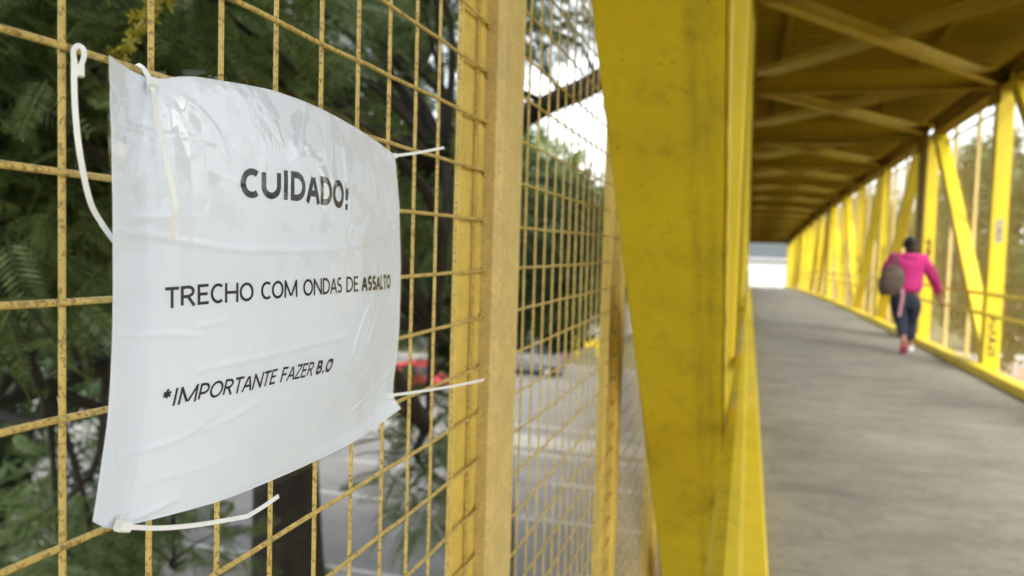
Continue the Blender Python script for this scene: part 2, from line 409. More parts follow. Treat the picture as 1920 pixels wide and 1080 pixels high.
b = MB(); b.tube(Pw, [.0028*r_.uniform(.75, 1.25) for _ in Pw], 6); b.build('weld_bead', M['yellow_brace'], bridge, True)
def scribble(x0, x1, z0, z1, y, slope, seed, mt):
    r_ = random.Random(seed); P = []; n_ = 26
    for i in range(n_):
        u = i/(n_-1); z = z0+(z1-z0)*u; P.append((x0+(x1-x0)*(.5+.45*math.sin(i*2.3+seed)*r_.uniform(.5, 1)), y+slope*(z-z0), z+r_.uniform(-.03, .03)))
    b = MB(); b.strap(catmull(P, 3), .013, .002, (0, -slope*.3, 1.0)); b.build('graffiti', mt, bridge)
M['spray'] = mat('black_spray_paint', (.03, .03, .03), .6); M['spray_grey'] = mat('grey_spray_paint', (.35, .35, .36), .6)
for i_, (yn, z0, z1) in enumerate([(10.56, .15, .6), (10.56, 1.5, 1.75), (18.87, .9, 1.5), (22.75, .8, 1.3), (26.63, 1.0, 1.6), (14.44, 1.3, 1.6), (30.51, .8, 1.4)]):
    scribble(2.71, 2.845, z0, z1, yn-.0+camber(yn)*0+(.002 if yn != 14.44 else -.098), 0, i_, M['spray'] if i_ != 1 else M['spray_grey'])
# piers under the joints
for y in (-9.2, -1.35, 14.7, 30.8, 46.9, 62.6):
    b = MB(); c = camber(y)
    b.box((.5, y-.45, GZ-.3), (2.15, y+.45, -1.0+c), .06); b.box((-.4, y-.5, -1.0+c), (3.05, y+.5, -.302+c), .04)
    b.build('pier', M['pier'], bridge)
# abutments carrying the walkway's two ends
b = MB(); b.box((-.3, -21, GZ-.3), (2.95, -17.6, -.17)); b.build('abutment', M['pier'], bridge)
ce = camber(Y_END+12); b = MB(); b.box((-.3, Y_END+1.0, GZ-.3), (2.95, Y_END+12, ce-.18)); b.build('abutment', M['pier'], bridge)
# white railing across the far landing
yl = Y_END+11.0; cl = camber(yl)
rail = empty('landing_railing', (1.33, yl, cl), 'pale railing of upright bars at the far end of the walkway', 'railing')
for z in (.12, 1.05):
    b = MB(); b.box((.2, yl-.03, cl+z-.03), (2.5, yl+.03, cl+z+.03)); b.build('rail', M['pier'], rail)
for i in range(9):
    b = MB(); x = .25+i*.275; b.box((x-.04, yl-.02, cl), (x+.04, yl+.02, cl+1.02)); b.build('bar', M['pier'], rail)

# ------------------------------------------------------------------ mesh fence
FX = -.266; WR = .00148; ROW = .0501; COLW = .05
Z0R = 1.3+.0732; YC0 = .2582
ZB, ZTOP = -.06, 3.22
rng = random.Random(7)
rows = [Z0R-ROW*r for r in range(-36, 29) if ZB < Z0R-ROW*r < ZTOP]
def vwire(n=7):
    b = MB(); P = [(0, 0, ZB+(ZTOP-ZB)*i/12) for i in range(13)]; b.tube(P, WR, n); return mesh('vertical_wire', b.V, b.F, M['wire'], True)
def hwire(L, seed, n=7):
    r = random.Random(seed); b = MB(); P = []
    for i in range(25):
        t = i/24; P.append((.0004*math.sin(t*37+seed)+r.uniform(-.00025, .00025), L*t, r.uniform(-.0004, .0004)+.0008*math.sin(t*5+seed)))
    P = [(-.006, -.004, .002)]+P+[(-.006, L+.004, -.003)]
    b.tube(P, WR*1.06, n); b.ball((-.002, L, 0), (.003, .004, .0045), 6, 4); b.ball((-.002, 0, 0), (.003, .004, .0045), 6, 4)
    return mesh('horizontal_wire', b.V, b.F, M['wire'], True)
PITCH_ = .90; PO = .79         # post starts at PO + k*PITCH_
vm = vwire(); PLEN = PITCH_-.084+.012
hms = [hwire(PLEN-.02, s_) for s_ in (1, 2, 3, 4)]
def flat_mesh(L, w):
    b = MB(); b.box((-.003, 0, 0), (.003, w, L)); return mesh('frame_upright', b.V, b.F, M['frame'])
fm = flat_mesh(ZTOP-ZB, .044)
b = MB(); b.box((-.003, 0, 0), (.003, PITCH_-.086, .04)); frm = mesh('frame_rail', b.V, b.F, M['frame'])
b = MB(); b.prism(chprof(.0515, .084, .007), (0, 0, -.158), (0, 0, ZT+.1), (1, 0, 0), (0, 1, 0)); pm = mesh('fence_post', b.V, b.F, M['tan'])
b = MB(); b.box((-.002, 0, 0), (.002, .018, ZTOP-ZB)); lipm = mesh('frame_lip', b.V, b.F, M['frame'])
# far panels: all wires of one panel in one mesh
b = MB(); i0 = 0
yw = .03
while yw < PITCH_-.1:
    b.tube([(0, yw, ZB), (0, yw, ZTOP)], WR, 4, False); yw += COLW
for z in rows: b.tube([(.0034, 0, z), (.0034, PITCH_-.084, z)], WR, 4, False)
far_wires = mesh('wire_mesh', b.V, b.F, M['wire'])
GRP = 'mesh fence panels along the footbridge'
def ordinal(i): return ['first', 'second', 'third', 'fourth', 'fifth', 'sixth', 'seventh', 'eighth', 'ninth', 'tenth'][i]
b = MB(); b.prism(chprof(.042, .058, .006), (-.005, -.010, -.158), (-.005, -.010, ZT+.1), (1, 0, 0), (0, 1, 0)); pm2 = mesh('fence_post', b.V, b.F, M['frame'])
def put_post(x, y, c, sgn, label, grp):
    o = obj('fence_post', pm if y < 1.2 else pm2, None, (x, y+.042, c)); tag(o, label, 'fence post', grp)
    return o
# left side
for k in range(-1, 7):
    ya = PO+k*PITCH_                       # post at the panel's near end
    pl = {-1: 'tan steel fence post beside the camera, left of the warning sign', 0: 'faded tan fence post just right of the white warning sign',
          1: 'yellow fence post half hidden by the broad yellow diagonal brace'}.get(k, 'yellow fence post behind the left truss of the footbridge')
    put_post(-.27425, ya, camber(ya), 1, pl, 'fence posts on the left side')
    yb = ya+.084; c = camber(ya)
    if k > 5: break
    lab = {-1: 'rusty yellow wire mesh panel holding the white warning sign', 0: 'yellow wire mesh panel between the tan post and the broad yellow brace', 1: 'yellow wire mesh panel glimpsed in the slit beside the broad yellow brace'}.get(k, 'yellow wire mesh panel hidden behind the left truss')
    p = empty('mesh_fence_panel', (FX, yb, c), lab, 'fence panel', GRP)
    W = PITCH_-.084
    for yy in (.0, W-.044-.022): obj('frame_upright', fm, p, (-.0055, yy+(0 if yy == 0 else 0), ZB))
    obj('frame_lip', lipm, p, (-.003, W-.0205, ZB)); 
    for z in (ZB-.02, ZTOP-.02): obj('frame_rail', frm, p, (-.0125, .001, z))
    if k <= 0:
        i = -6 if k == -1 else None
        yw = YC0-COLW*5 if k == -1 else yb+.028
        while yw < yb+W-.025:
            if yw > yb+.012: obj('vertical_wire', vm, p, (rng.uniform(-.0003, .0003), yw-yb+rng.uniform(-.0006, .0006), 0), (rng.uniform(-.0006, .0006)*0, 0, rng.uniform(0, 6)))
            yw += COLW
        for z in rows:
            o = obj('horizontal_wire', rng.choice(hms), p, (.0033, .004, z+rng.uniform(-.0012, .0012)), (rng.uniform(-.0012, .0012), 0, 0))
    else:
        o = obj('wire_mesh', far_wires, p, (0, 0, 0)); o['kind'] = 'stuff'
# right side, three panels to a bay
RP = BAY/3
b = MB(); yw = .03
while yw < RP-.07: b.tube([(0, yw, ZB), (0, yw, ZTOP)], WR, 4, False); yw += COLW
for z in rows: b.tube([(.0034, 0, z), (.0034, RP-.05, z)], WR, 4, False)
far_wires_r = mesh('wire_mesh', b.V, b.F, M['wire'])
b = MB(); b.prism(chprof(.05, .05, .006), (0, 0, -.158), (0, 0, ZT+.1), (1, 0, 0), (0, 1, 0)); pmr = mesh('fence_post', b.V, b.F, M['tan'])
b = MB(); b.box((-.003, 0, 0), (.003, RP-.05, .035)); frr = mesh('frame_rail', b.V, b.F, M['frame'])
NEAR_P = ['tan fence post outside the right truss, nearest of the row', 'second tan fence post outside the right truss counting from the near end', 'third tan fence post outside the right truss counting from the near end',
          'fourth tan fence post outside the right truss counting from the near end', 'fifth tan fence post outside the right truss counting from the near end']
NEAR_W = [q.replace('tan fence post', 'fine wire mesh panel') for q in NEAR_P]
for k in range(34):
    ya = 7.1+k*RP; c = camber(ya)
    o = obj('fence_post', pmr, None, (2.926, ya+.025, c))
    tag(o, NEAR_P[k] if k < 5 else 'thin tan fence post outside the right truss in the distant part of the row', 'fence post', 'fence posts on the right side')
    p = empty('mesh_fence_panel', (2.92, ya+.05, c), NEAR_W[k] if k < 5 else 'fine wire mesh panel outside the right truss in the distant part of the row', 'fence panel', 'mesh fence panels on the right side')
    for z in (ZB, ZTOP-.035): obj('frame_rail', frr, p, (.0085, 0, z))
    o = obj('wire_mesh', far_wires_r, p, (0, 0, 0)); o['kind'] = 'stuff'

# ------------------------------------------------------------------ warning sign
def edge(pts): # list of (px,py,X) -> smooth world polyline resampled by length
    P = catmull([on_x((x, y), X) for x, y, X in pts], 12); P = np.array(P)
    L = np.r_[0, np.cumsum(np.linalg.norm(np.diff(P, axis=0), axis=1))]; L /= L[-1]
    return lambda t: np.array([np.interp(t, L, P[:, i]) for i in range(3)])
E_top = edge([(205, 103, -.250), (245, 131, -.2555), (285, 148, -.2565), (320, 146, -.252), (360, 143, -.247), (450, 157, -.241), (520, 172, -.239), (600, 203, -.241), (670, 241, -.248), (705, 264, -.254), (740, 290, -.2595)])
E_bot = edge([(174, 978, -.2535), (205, 992, -.2555), (245, 984, -.2565), (330, 963, -.250), (420, 937, -.2445), (500, 905, -.243), (580, 870, -.243), (660, 830, -.246), (705, 800, -.252), (752, 766, -.2555)])
E_lef = edge([(174, 978, -.2535), (187, 895, -.2525), (203, 775, -.2515), (211, 620, -.2505), (212, 460, -.2495), (209, 250, -.249), (205, 103, -.250)])
E_rig = edge([(752, 766, -.2555), (737, 735, -.2590), (747, 640, -.2570), (751, 520, -.2555), (749, 410, -.2550), (745, 340, -.257), (740, 290, -.2595)])
def coons(s, t):
    a, b_, c, d = E_bot(s), E_top(s), E_lef(t), E_rig(t)
    p00, p10, p01, p11 = E_bot(0), E_bot(1), E_top(0), E_top(1)
    P = (1-t)*a+t*b_+(1-s)*c+s*d-((1-s)*(1-t)*p00+s*(1-t)*p10+(1-s)*t*p01+s*t*p11)
    P[0] += .012*math.sin(PI*s)*math.sin(PI*t)**.8
    return P
NS, NTT = 320, 224
SG = np.linspace(-.012, 1.012, NS+1); TG = np.linspace(-.017, 1.017, NTT+1)
CS, CT = np.linspace(-.012, 1.012, 45), np.linspace(-.017, 1.017, 31)
def coons_x(s, t):   # extrapolates past the paper's edge, for the film border
    sc_, tc = min(max(s, 0), 1), min(max(t, 0), 1)
    P = coons(sc_, tc); h = .01
    if s != sc_: g = (coons(sc_, tc)-coons(abs(sc_-h), tc))/h; P = P+g*abs(s-sc_)
    if t != tc: g = (coons(sc_, tc)-coons(sc_, abs(tc-h)))/h; P = P+g*abs(t-tc)
    return P
base = np.array([[coons_x(s, t) for t in CT] for s in CS])         # 45x31x3
def interp_base(s, t):
    u = (s-CS[0])/(CS[-1]-CS[0])*44; v = (t-CT[0])/(CT[-1]-CT[0])*30
    i = min(max(int(u), 0), 43); j = min(max(int(v), 0), 29); fu, fv = u-i, v-j
    return (base[i, j]*(1-fu)+base[i+1, j]*fu)*(1-fv)+(base[i, j+1]*(1-fu)+base[i+1, j+1]*fu)*fv
BP = np.array([[pix(p) for p in r_] for r_ in base])
def st_of(px, py):     # paper coordinates of a point seen in the photograph
    d = (BP[..., 0]-px)**2+(BP[..., 1]-py)**2; i, j = np.unravel_index(d.argmin(), d.shape); s, t = CS[i], CT[j]
    for _ in range(12):
        f = np.array(pix(interp_base(s, t))); e = 1e-3
        fs = (np.array(pix(interp_base(s+e, t)))-f)/e; ft = (np.array(pix(interp_base(s, t+e)))-f)/e
        ds = np.linalg.solve(np.array([fs, ft]).T, np.array([px, py])-f); s += ds[0]; t += ds[1]
        s = min(max(s, -.012), 1.012); t = min(max(t, -.017), 1.017)
    return s, t
creases = [([(222, 428), (300, 445), (400, 463), (500, 470), (610, 468), (690, 455), (747, 425)], .0009),
           ([(232, 405), (300, 407), (370, 406)], .0005), ([(216, 232), (280, 247), (400, 268)], .0005),
           ([(370, 695), (450, 678), (540, 658), (590, 645), (645, 633)], .0007), ([(228, 625), (300, 627), (380, 630)], .0007),
           ([(370, 612), (420, 603)], .0006), ([(235, 850), (330, 825), (385, 790), (410, 760)], .0007),
           ([(385, 805), (440, 780), (485, 752)], .0006), ([(270, 905), (350, 885), (430, 855)], .0005),
           ([(690, 575), (672, 625), (662, 665)], .0011), ([(710, 570), (690, 640)], .0008),
           ([(245, 975), (300, 950), (330, 935)], .0009), ([(225, 940), (205, 800)], .0006),
           ([(640, 255), (648, 330), (655, 400)], .0010), ([(690, 275), (700, 340), (712, 400)], .0010), ([(605, 215), (608, 300)], .0009),
           ([(570, 200), (560, 290)], .0007), ([(660, 770), (700, 730), (730, 700)], .0009), ([(300, 160), (350, 190), (400, 240), (425, 300)], .0008),
           ([(290, 170), (330, 215), (360, 290)], .0008), ([(690, 720), (640, 690), (620, 670)], .0006)]
cre = []
for P, h in creases:
    Q = np.array(catmull([(*st_of(*p), 0) for p in P], 10))[:, :2]; cre.append((Q, h))
AS = .297; AT = .210
S2, T2 = np.meshgrid(SG, TG, indexing='ij')
H = np.zeros_like(S2)
for Q, h in cre:
    d = np.full(S2.shape, 9.0)
    A = Q*np.array([AS, AT])
    for a, b_ in zip(A[:-1], A[1:]):
        ab = b_-a; L2 = ab@ab+1e-12
        u = np.clip(((S2*AS-a[0])*ab[0]+(T2*AT-a[1])*ab[1])/L2, 0, 1)
        d = np.minimum(d, np.hypot(S2*AS-a[0]-u*ab[0], T2*AT-a[1]-u*ab[1]))
    H += .85*h*np.exp(-(d/.0012)**2)
for i in range(NS+1):
    for j in range(NTT+1):
        s, t = SG[i], TG[j]
        w = max(0, t-.55)*2.0*(1+.4*math.sin(s*9)) + .22 + .6*max(0, s-.82)
        nn = noise.noise(Vector((s*9, t*6, 1.3)))*.0006+noise.noise(Vector((s*26+noise.noise(Vector((s*7, t*7, 5)))*2, t*13, 4.1)))*.00045
        r_ = 1-abs(noise.noise(Vector((s*22+2*noise.noise(Vector((s*5, t*5, 2))), t*9, 8.7))))*2
        H[i, j] += .55*w*(nn+.00045*max(0, r_)**4)
def H_at(s, t):
    u = (s-SG[0])/(SG[-1]-SG[0])*NS; v = (t-TG[0])/(TG[-1]-TG[0])*NTT
    i = min(max(int(u), 0), NS-1); j = min(max(int(v), 0), NTT-1); fu, fv = u-i, v-j
    return (H[i, j]*(1-fu)+H[i+1, j]*fu)*(1-fv)+(H[i, j+1]*(1-fu)+H[i+1, j+1]*fu)*fv
def surf(s, t, lift): 
    p = interp_base(s, t).copy(); p[0] += H_at(s, t)+lift; return p
# materials of the sign
pm_ = mat('printer_paper', (.80, .81, .83), .75); t_ = NT(pm_); t_.world()
t_.color(t_.mix(t_.ramp(t_.noise(22, 4), [(.4, 0), (.75, .35)]), (.795, .86, .99), (.755, .80, .88))); M['paper'] = pm_
M['ink'] = mat('black_ink', (.012, .012, .016), .5)
fmx = bpy.data.materials.new('laminate_film'); fmx.use_nodes = True; nt = fmx.node_tree; nt.nodes.clear()
o_ = nt.nodes.new('ShaderNodeOutputMaterial'); ms = nt.nodes.new('ShaderNodeMixShader'); tr_ = nt.nodes.new('ShaderNodeBsdfTransparent')
gl = nt.nodes.new('ShaderNodeBsdfGlossy'); gl.inputs['Roughness'].default_value = .035; fr = nt.nodes.new('ShaderNodeFresnel'); fr.inputs[0].default_value = 1.48
tr_.inputs[0].default_value = (.96, .965, .97, 1)
bp = nt.nodes.new('ShaderNodeBump'); bp.inputs['Strength'].default_value = 1.0; bp.inputs['Distance'].default_value = .0011
def film_noise(scale, det, dist):
    q = nt.nodes.new('ShaderNodeTexNoise'); q.inputs['Scale'].default_value = scale; q.inputs['Detail'].default_value = det; q.inputs['Distortion'].default_value = dist; nt.links.new(gg.outputs['Position'], q.inputs['Vector']); return q.outputs['Fac']
def film_math(op, a_, b_):
    q = nt.nodes.new('ShaderNodeMath'); q.operation = op
    for i_, v_ in enumerate((a_, b_)):
        if hasattr(v_, 'is_output'): nt.links.new(v_, q.inputs[i_])
        else: q.inputs[i_].default_value = v_
    return q.outputs[0]
gg = nt.nodes.new('ShaderNodeNewGeometry')
sep = nt.nodes.new('ShaderNodeSeparateXYZ'); nt.links.new(gg.outputs['Position'], sep.inputs[0])
crinkle = film_math('ABSOLUTE', film_math('SUBTRACT', film_noise(30, 2.5, 1.6), .5), 0)          # sharp-edged folds
rp = nt.nodes.new('ShaderNodeMapRange'); rp.inputs[1].default_value = 1.26; rp.inputs[2].default_value = 1.345; rp.inputs[3].default_value = .12; rp.inputs[4].default_value = 1.0
nt.links.new(sep.outputs[2], rp.inputs[0])                                                      # the upper half came out of the laminator crumpled
patch = nt.nodes.new('ShaderNodeMapRange'); patch.inputs[1].default_value = .36; patch.inputs[2].default_value = .52; nt.links.new(film_noise(16, 1, .5), patch.inputs[0])
hgt = film_math('ADD', film_math('MULTIPLY', film_math('MULTIPLY', crinkle, 3.0), film_math('MULTIPLY', rp.outputs[0], patch.outputs[0])), film_math('MULTIPLY', film_noise(90, 2, .5), .16))
loose = nt.nodes.new('ShaderNodeMapRange'); loose.inputs[1].default_value = .485; loose.inputs[2].default_value = .515; nt.links.new(film_noise(34, 3, 1.2), loose.inputs[0])
lift_ = film_math('ADD', .5, film_math('MULTIPLY', film_math('MULTIPLY', loose.outputs[0], rp.outputs[0]), 1.35))   # where the film has come off the paper there are two more glossy faces
refl = film_math('MINIMUM', film_math('MULTIPLY', fr.outputs[0], lift_), .19)
for a, b_ in ((hgt, bp.inputs['Height']), (bp.outputs[0], gl.inputs['Normal']), (bp.outputs[0], fr.inputs['Normal']),
              (refl, ms.inputs[0]), (tr_.outputs[0], ms.inputs[1]), (gl.outputs[0], ms.inputs[2]), (ms.outputs[0], o_.inputs[0])): nt.links.new(a, b_)
M['film'] = fmx
sc0 = coons(.5, 0.0)
sign = empty('warning_sign', tuple(sc0), 'laminated white paper warning sign in capital letters tied to the mesh', 'sign')
def grid_mesh(name, s0, s1, t0, t1, ns, ntt, lift, mt, th):
    V = []; Q = []
    for back in (0, 1):
        for i in range(ns+1):
            for j in range(ntt+1):
                s = s0+(s1-s0)*i/ns; t = t0+(t1-t0)*j/ntt; V.append(surf(s, t, lift-th*back)-sc0)
    N = (ns+1)*(ntt+1); ix = lambda i, j: i*(ntt+1)+j
    for i in range(ns):
        for j in range(ntt):
            Q.append((ix(i, j), ix(i+1, j), ix(i+1, j+1), ix(i, j+1)))
            if th > 0: Q.append((N+ix(i, j), N+ix(i, j+1), N+ix(i+1, j+1), N+ix(i+1, j)))
    if th > 0:
        for i in range(ns):
            for j in (0, ntt): Q.append((ix(i, j), ix(i+1, j), N+ix(i+1, j), N+ix(i, j)))
        for j in range(ntt):
            for i in (0, ns): Q.append((ix(i, j), ix(i, j+1), N+ix(i, j+1), N+ix(i, j)))
    else: V = V[:N]
    return big_mesh(name, V, Q, mt, True)
paper = obj('paper', grid_mesh('paper', 0, 1, 0, 1, 240, 168, 0, M['paper'], .0002), sign)
obj('laminate_film', grid_mesh('laminate_film', -.012, 1.012, -.017, 1.017, NS, NTT, .0007, M['film'], 0), sign, None)
# printed words: letters laid on the paper's own surface
def arc(cx, cy, rx, ry, a0, a1, n=14): return [(cx+rx*math.cos(R(a0+(a1-a0)*i/n)), cy+ry*math.sin(R(a0+(a1-a0)*i/n))) for i in range(n+1)]
GLY = {'C': (.80, [arc(.46, .5, .38, .5, 52, 308, 20)]), 'U': (.95, [[(.10, 1)]+arc(.475, .40, .375, .40, 180, 360, 14)+[(.85, 1)]]),
  'I': (.36, [[(.18, 1), (.18, 0)]]), 'D': (.94, [[(.12, 0), (.12, 1), (.36, 1)]+arc(.36, .5, .48, .5, 90, -90, 16)+[(.12, 0)]]),
  'A': (.89, [[(.05, 0), (.415, .995)], [(.84, 0), (.475, .995)], [(.19, .3), (.70, .3)]]), 'O': (1.02, [arc(.51, .5, .42, .5, 90, 450, 28)]),
  '!': (.40, [[(.2, 1), (.2, .30)], [(.2, .13), (.2, 0)]]), 'T': (.75, [[(.02, 1), (.73, 1)], [(.375, 1), (.375, 0)]]),
  'R': (.84, [[(.12, 0), (.12, 1), (.40, 1)]+arc(.40, .74, .28, .26, 90, -90, 10)+[(.12, .48)], [(.40, .48), (.74, 0)]]),
  'E': (.75, [[(.66, 1), (.12, 1), (.12, 0), (.67, 0)], [(.12, .52), (.60, .52)]]), 'H': (.96, [[(.12, 1), (.12, 0)], [(.84, 1), (.84, 0)], [(.12, .52), (.84, .52)]]),
  'M': (1.30, [[(.12, 0), (.14, 1)], [(1.18, 0), (1.16, 1)], [(.155, .99), (.62, .03)], [(1.145, .99), (.68, .03)]]), 'N': (1.0, [[(.12, 0), (.12, 1)], [(.88, 0), (.88, 1)], [(.14, .985), (.86, .015)]]),
  'S': (.71, [arc(.36, .745, .26, .255, 40, 245, 12)+arc(.35, .255, .28, .255, 65, -140, 12)]), 'L': (.65, [[(.12, 1), (.12, 0), (.62, 0)]]),
  'P': (.80, [[(.12, 0), (.12, 1), (.38, 1)]+arc(.38, .70, .31, .30, 90, -90, 10)+[(.12, .40)]]), 'F': (.71, [[(.64, 1), (.12, 1), (.12, 0)], [(.12, .50), (.58, .50)]]),
  'Z': (.73, [[(.06, 1), (.66, 1), (.06, 0), (.68, 0)]]),
  'B': (.85, [[(.12, 0), (.12, 1), (.42, 1)]+arc(.42, .765, .25, .235, 90, -90, 9)+[(.12, .53)], [(.42, .53)]+arc(.43, .265, .31, .265, 90, -90, 9)+[(.12, 0)]]),
  '.': (.38, [[(.19, .15), (.19, 0)]]), '*': (.74, [[(.37, 1.02), (.37, .50)], [(.14, .90), (.60, .62)], [(.14, .62), (.60, .90)]])}
def word(txt, bl, br, tl, tr, sw):
    V = []; F = []; cur = 0.0; half = sw/2
    for ch in txt:
        wd, strokes = GLY[ch]
        for L in strokes:
            P = []
            for q in L:
                if not P or np.hypot(q[0]-P[-1][0], q[1]-P[-1][1]) > 1e-4: P.append(np.array(q, float))
            # keep the inked cap height equal to the anchors: strokes inset by half a stem
            P = [np.array([p[0], half+p[1]*(1-2*half)]) if 0 < p[1] < 1 or len(L) > 6 else np.array([p[0], p[1]]) for p in P]
            if len(L) <= 6:
                Q2 = []
                for i, p in enumerate(P):   # horizontal bars stay inside the cap height
                    nb = [P[j] for j in (i-1, i+1) if 0 <= j < len(P)]
                    if any(abs(q[1]-p[1]) < 1e-6 for q in nb): p = np.array([p[0], min(max(p[1], half), 1-half)])
                    Q2.append(p)
                P = Q2
            P2 = [P[0]]
            for p, q in zip(P[:-1], P[1:]):
                k = max(1, int(np.linalg.norm(q-p)/.25)); P2 += [p+(q-p)*j/k for j in range(1, k+1)]
            P = P2; m = len(P); closed = np.linalg.norm(P[0]-P[-1]) < 1e-3; b0 = len(V)
            for i in range(m):
                t0 = P[i]-P[i-1] if i else (P[0]-P[-2] if closed else P[1]-P[0]); t1 = P[i+1]-P[i] if i < m-1 else (P[1]-P[0] if closed else t0)
                t0 = t0/np.linalg.norm(t0); t1 = t1/np.linalg.norm(t1); n0 = np.array([-t0[1], t0[0]]); n1 = np.array([-t1[1], t1[0]])
                mt_ = n0+n1; mt_ /= np.linalg.norm(mt_)+1e-9; k = min(1/max(mt_@n0, .25), 1.9)
                for sg in (1, -1): V.append(np.array([cur, 0])+P[i]+sg*mt_*half*k)
            F += [(b0+2*i, b0+2*i+1, b0+2*i+3, b0+2*i+2) for i in range(m-1)]
        cur += wd+(.10 if sw > .18 else .02)
    V = np.array(V); x0, x1 = V[:, 0].min(), V[:, 0].max(); gx = (V[:, 0]-x0)/(x1-x0); gy = V[:, 1]
    BL, BR, TL, TR = (np.array(st_of(*q)) for q in (bl, br, tl, tr)); W = []
    for a, b_ in zip(gx, gy):
        st = (1-b_)*((1-a)*BL+a*BR)+b_*((1-a)*TL+a*TR); W.append(surf(st[0], st[1], .0002)-sc0)
    return obj('printed_word', mesh('printed_word', W, F, M['ink']), paper)
def line_pt(P0, P1, x): f = (x-P0[0])/(P1[0]-P0[0]); return (x, P0[1]+f*(P1[1]-P0[1]))
def line(words, B0, B1, T0, T1, lean=0.0):
    for txt, x0, x1, bold in words:
        bl, br = line_pt(B0, B1, x0), line_pt(B0, B1, x1)
        tl, tr = line_pt(T0, T1, x0+lean), line_pt(T0, T1, x1+lean)
        word(txt, bl, br, tl, tr, bold)
line([('CUIDADO!', 450, 651, .22)], (455, 371), (651, 394), (455, 315), (651, 342))
line([('TRECHO', 309, 475, .15), ('COM', 489, 557, .15), ('ONDAS', 568, 641, .15), ('DE', 649, 671, .15), ('ASSALTO', 677, 732, .23)],
     (319, 578), (732, 541), (306, 539), (732, 514))
line([('*IMPORTANTE', 300, 514, .15), ('FAZER', 524, 584, .15), ('B.O', 590, 619, .23)], (315, 762), (619, 697), (318, 729), (619, 672), 7)

# ------------------------------------------------------------------ cable ties
M['nylon'] = mat('white_nylon', (.80, .835, .87), .35)
nb = M['nylon'].node_tree.nodes['Principled BSDF']; nb.inputs['Subsurface Weight'].default_value = .25; nb.inputs['Subsurface Radius'].default_value = (.003, .003, .002)
def tie(label, head, head_w, tail, loop, w=.0027):
    w = min(w, .0027)*.72; head_w *= .78
    hp = on_x(head[:2], head[2])
    t = empty('cable_tie', tuple(hp), label, 'cable tie', 'cable ties around the warning sign')
    P = [on_x(q[:2], q[2]) for q in tail]; b = MB(); C_ = catmull(P, 8)
    view = np.array([.75, -.6, .1])
    sides = []
    for i in range(len(C_)):
        tg = C_[min(i+1, len(C_)-1)]-C_[max(i-1, 0)]; s_ = np.cross(tg, view); sides.append(s_/(np.linalg.norm(s_)+1e-9))
    b.strap(C_, w*1.1, .0007, sides); b.build('tail', M['nylon'], t)
    C2 = catmull([on_x(q[:2], q[2]) for q in loop], 8); b = MB(); sides = []
    for i in range(len(C2)):
        tg = C2[min(i+1, len(C2)-1)]-C2[max(i-1, 0)]; s_ = np.cross(tg, view); sides.append(s_/(np.linalg.norm(s_)+1e-9))
    b.strap(C2, w, .0008, sides); b.build('loop', M['nylon'], t)
    b = MB(); h = head_w/2
    d = C_[4]-C_[0]; d /= np.linalg.norm(d); s_ = np.cross(d, view); s_ /= np.linalg.norm(s_); n_ = np.cross(d, s_)
    b.prism([(-h, -h*.7), (-h*.7, -h), (h*.7, -h), (h, -h*.7), (h, h*.7), (h*.7, h), (-h*.7, h), (-h, h*.7)], hp-d*h*1.1, hp+d*h*1.1, s_, n_)
    b.build('head', M['nylon'], t)
    return t
tie('loose white cable tie looped on the wire left of the sign', (147, 133, -.2555), .0052,
    [(139, 112, -.2545), (139, 160, -.254), (142, 220, -.252), (150, 290, -.250), (168, 375, -.2505), (190, 418, -.2535), (214, 452, -.2575)],
    [(139, 114, -.2565), (138, 95, -.258), (146, 86, -.2585), (156, 92, -.257), (157, 108, -.2555), (149, 128, -.2550)])
tie('white cable tie through the upper left hole, tail hanging over the paper', (285, 158, -.2525), .0056,
    [(287, 166, -.2515), (295, 220, -.242), (310, 295, -.234), (328, 377, -.230), (326, 415, -.231), (323, 451, -.233)],
    [(258, 121, -.263), (268, 128, -.2585), (276, 140, -.2545), (284, 154, -.2530)])
tie('white cable tie at the upper right corner of the paper', (738, 293, -.2565), .0050,
    [(742, 292, -.256), (785, 286, -.252), (832, 277, -.248)], [(724, 295, -.2595), (731, 294, -.2580), (737, 293, -.2570)], .0032)
tie('white cable tie at the lower right corner, long tail crossing the tan post', (730, 742, -.2535), .0052,
    [(736, 741, -.2530), (800, 732, -.2475), (860, 722, -.243), (907, 712, -.2395)], [(716, 746, -.2575), (722, 744, -.2560), (730, 742, -.2545)], .0036)
tie('white cable tie at the lower left corner, bent tail pointing right', (231, 986, -.2500), .0062,
    [(240, 988, -.2495), (300, 990, -.2465), (370, 984, -.243), (430, 974, -.240), (463, 968, -.2385), (467, 966, -.2383), (495, 949, -.238), (522, 930, -.2375)],
    [(228, 966, -.2530), (230, 974, -.2510), (231, 982, -.2505)], .0032)

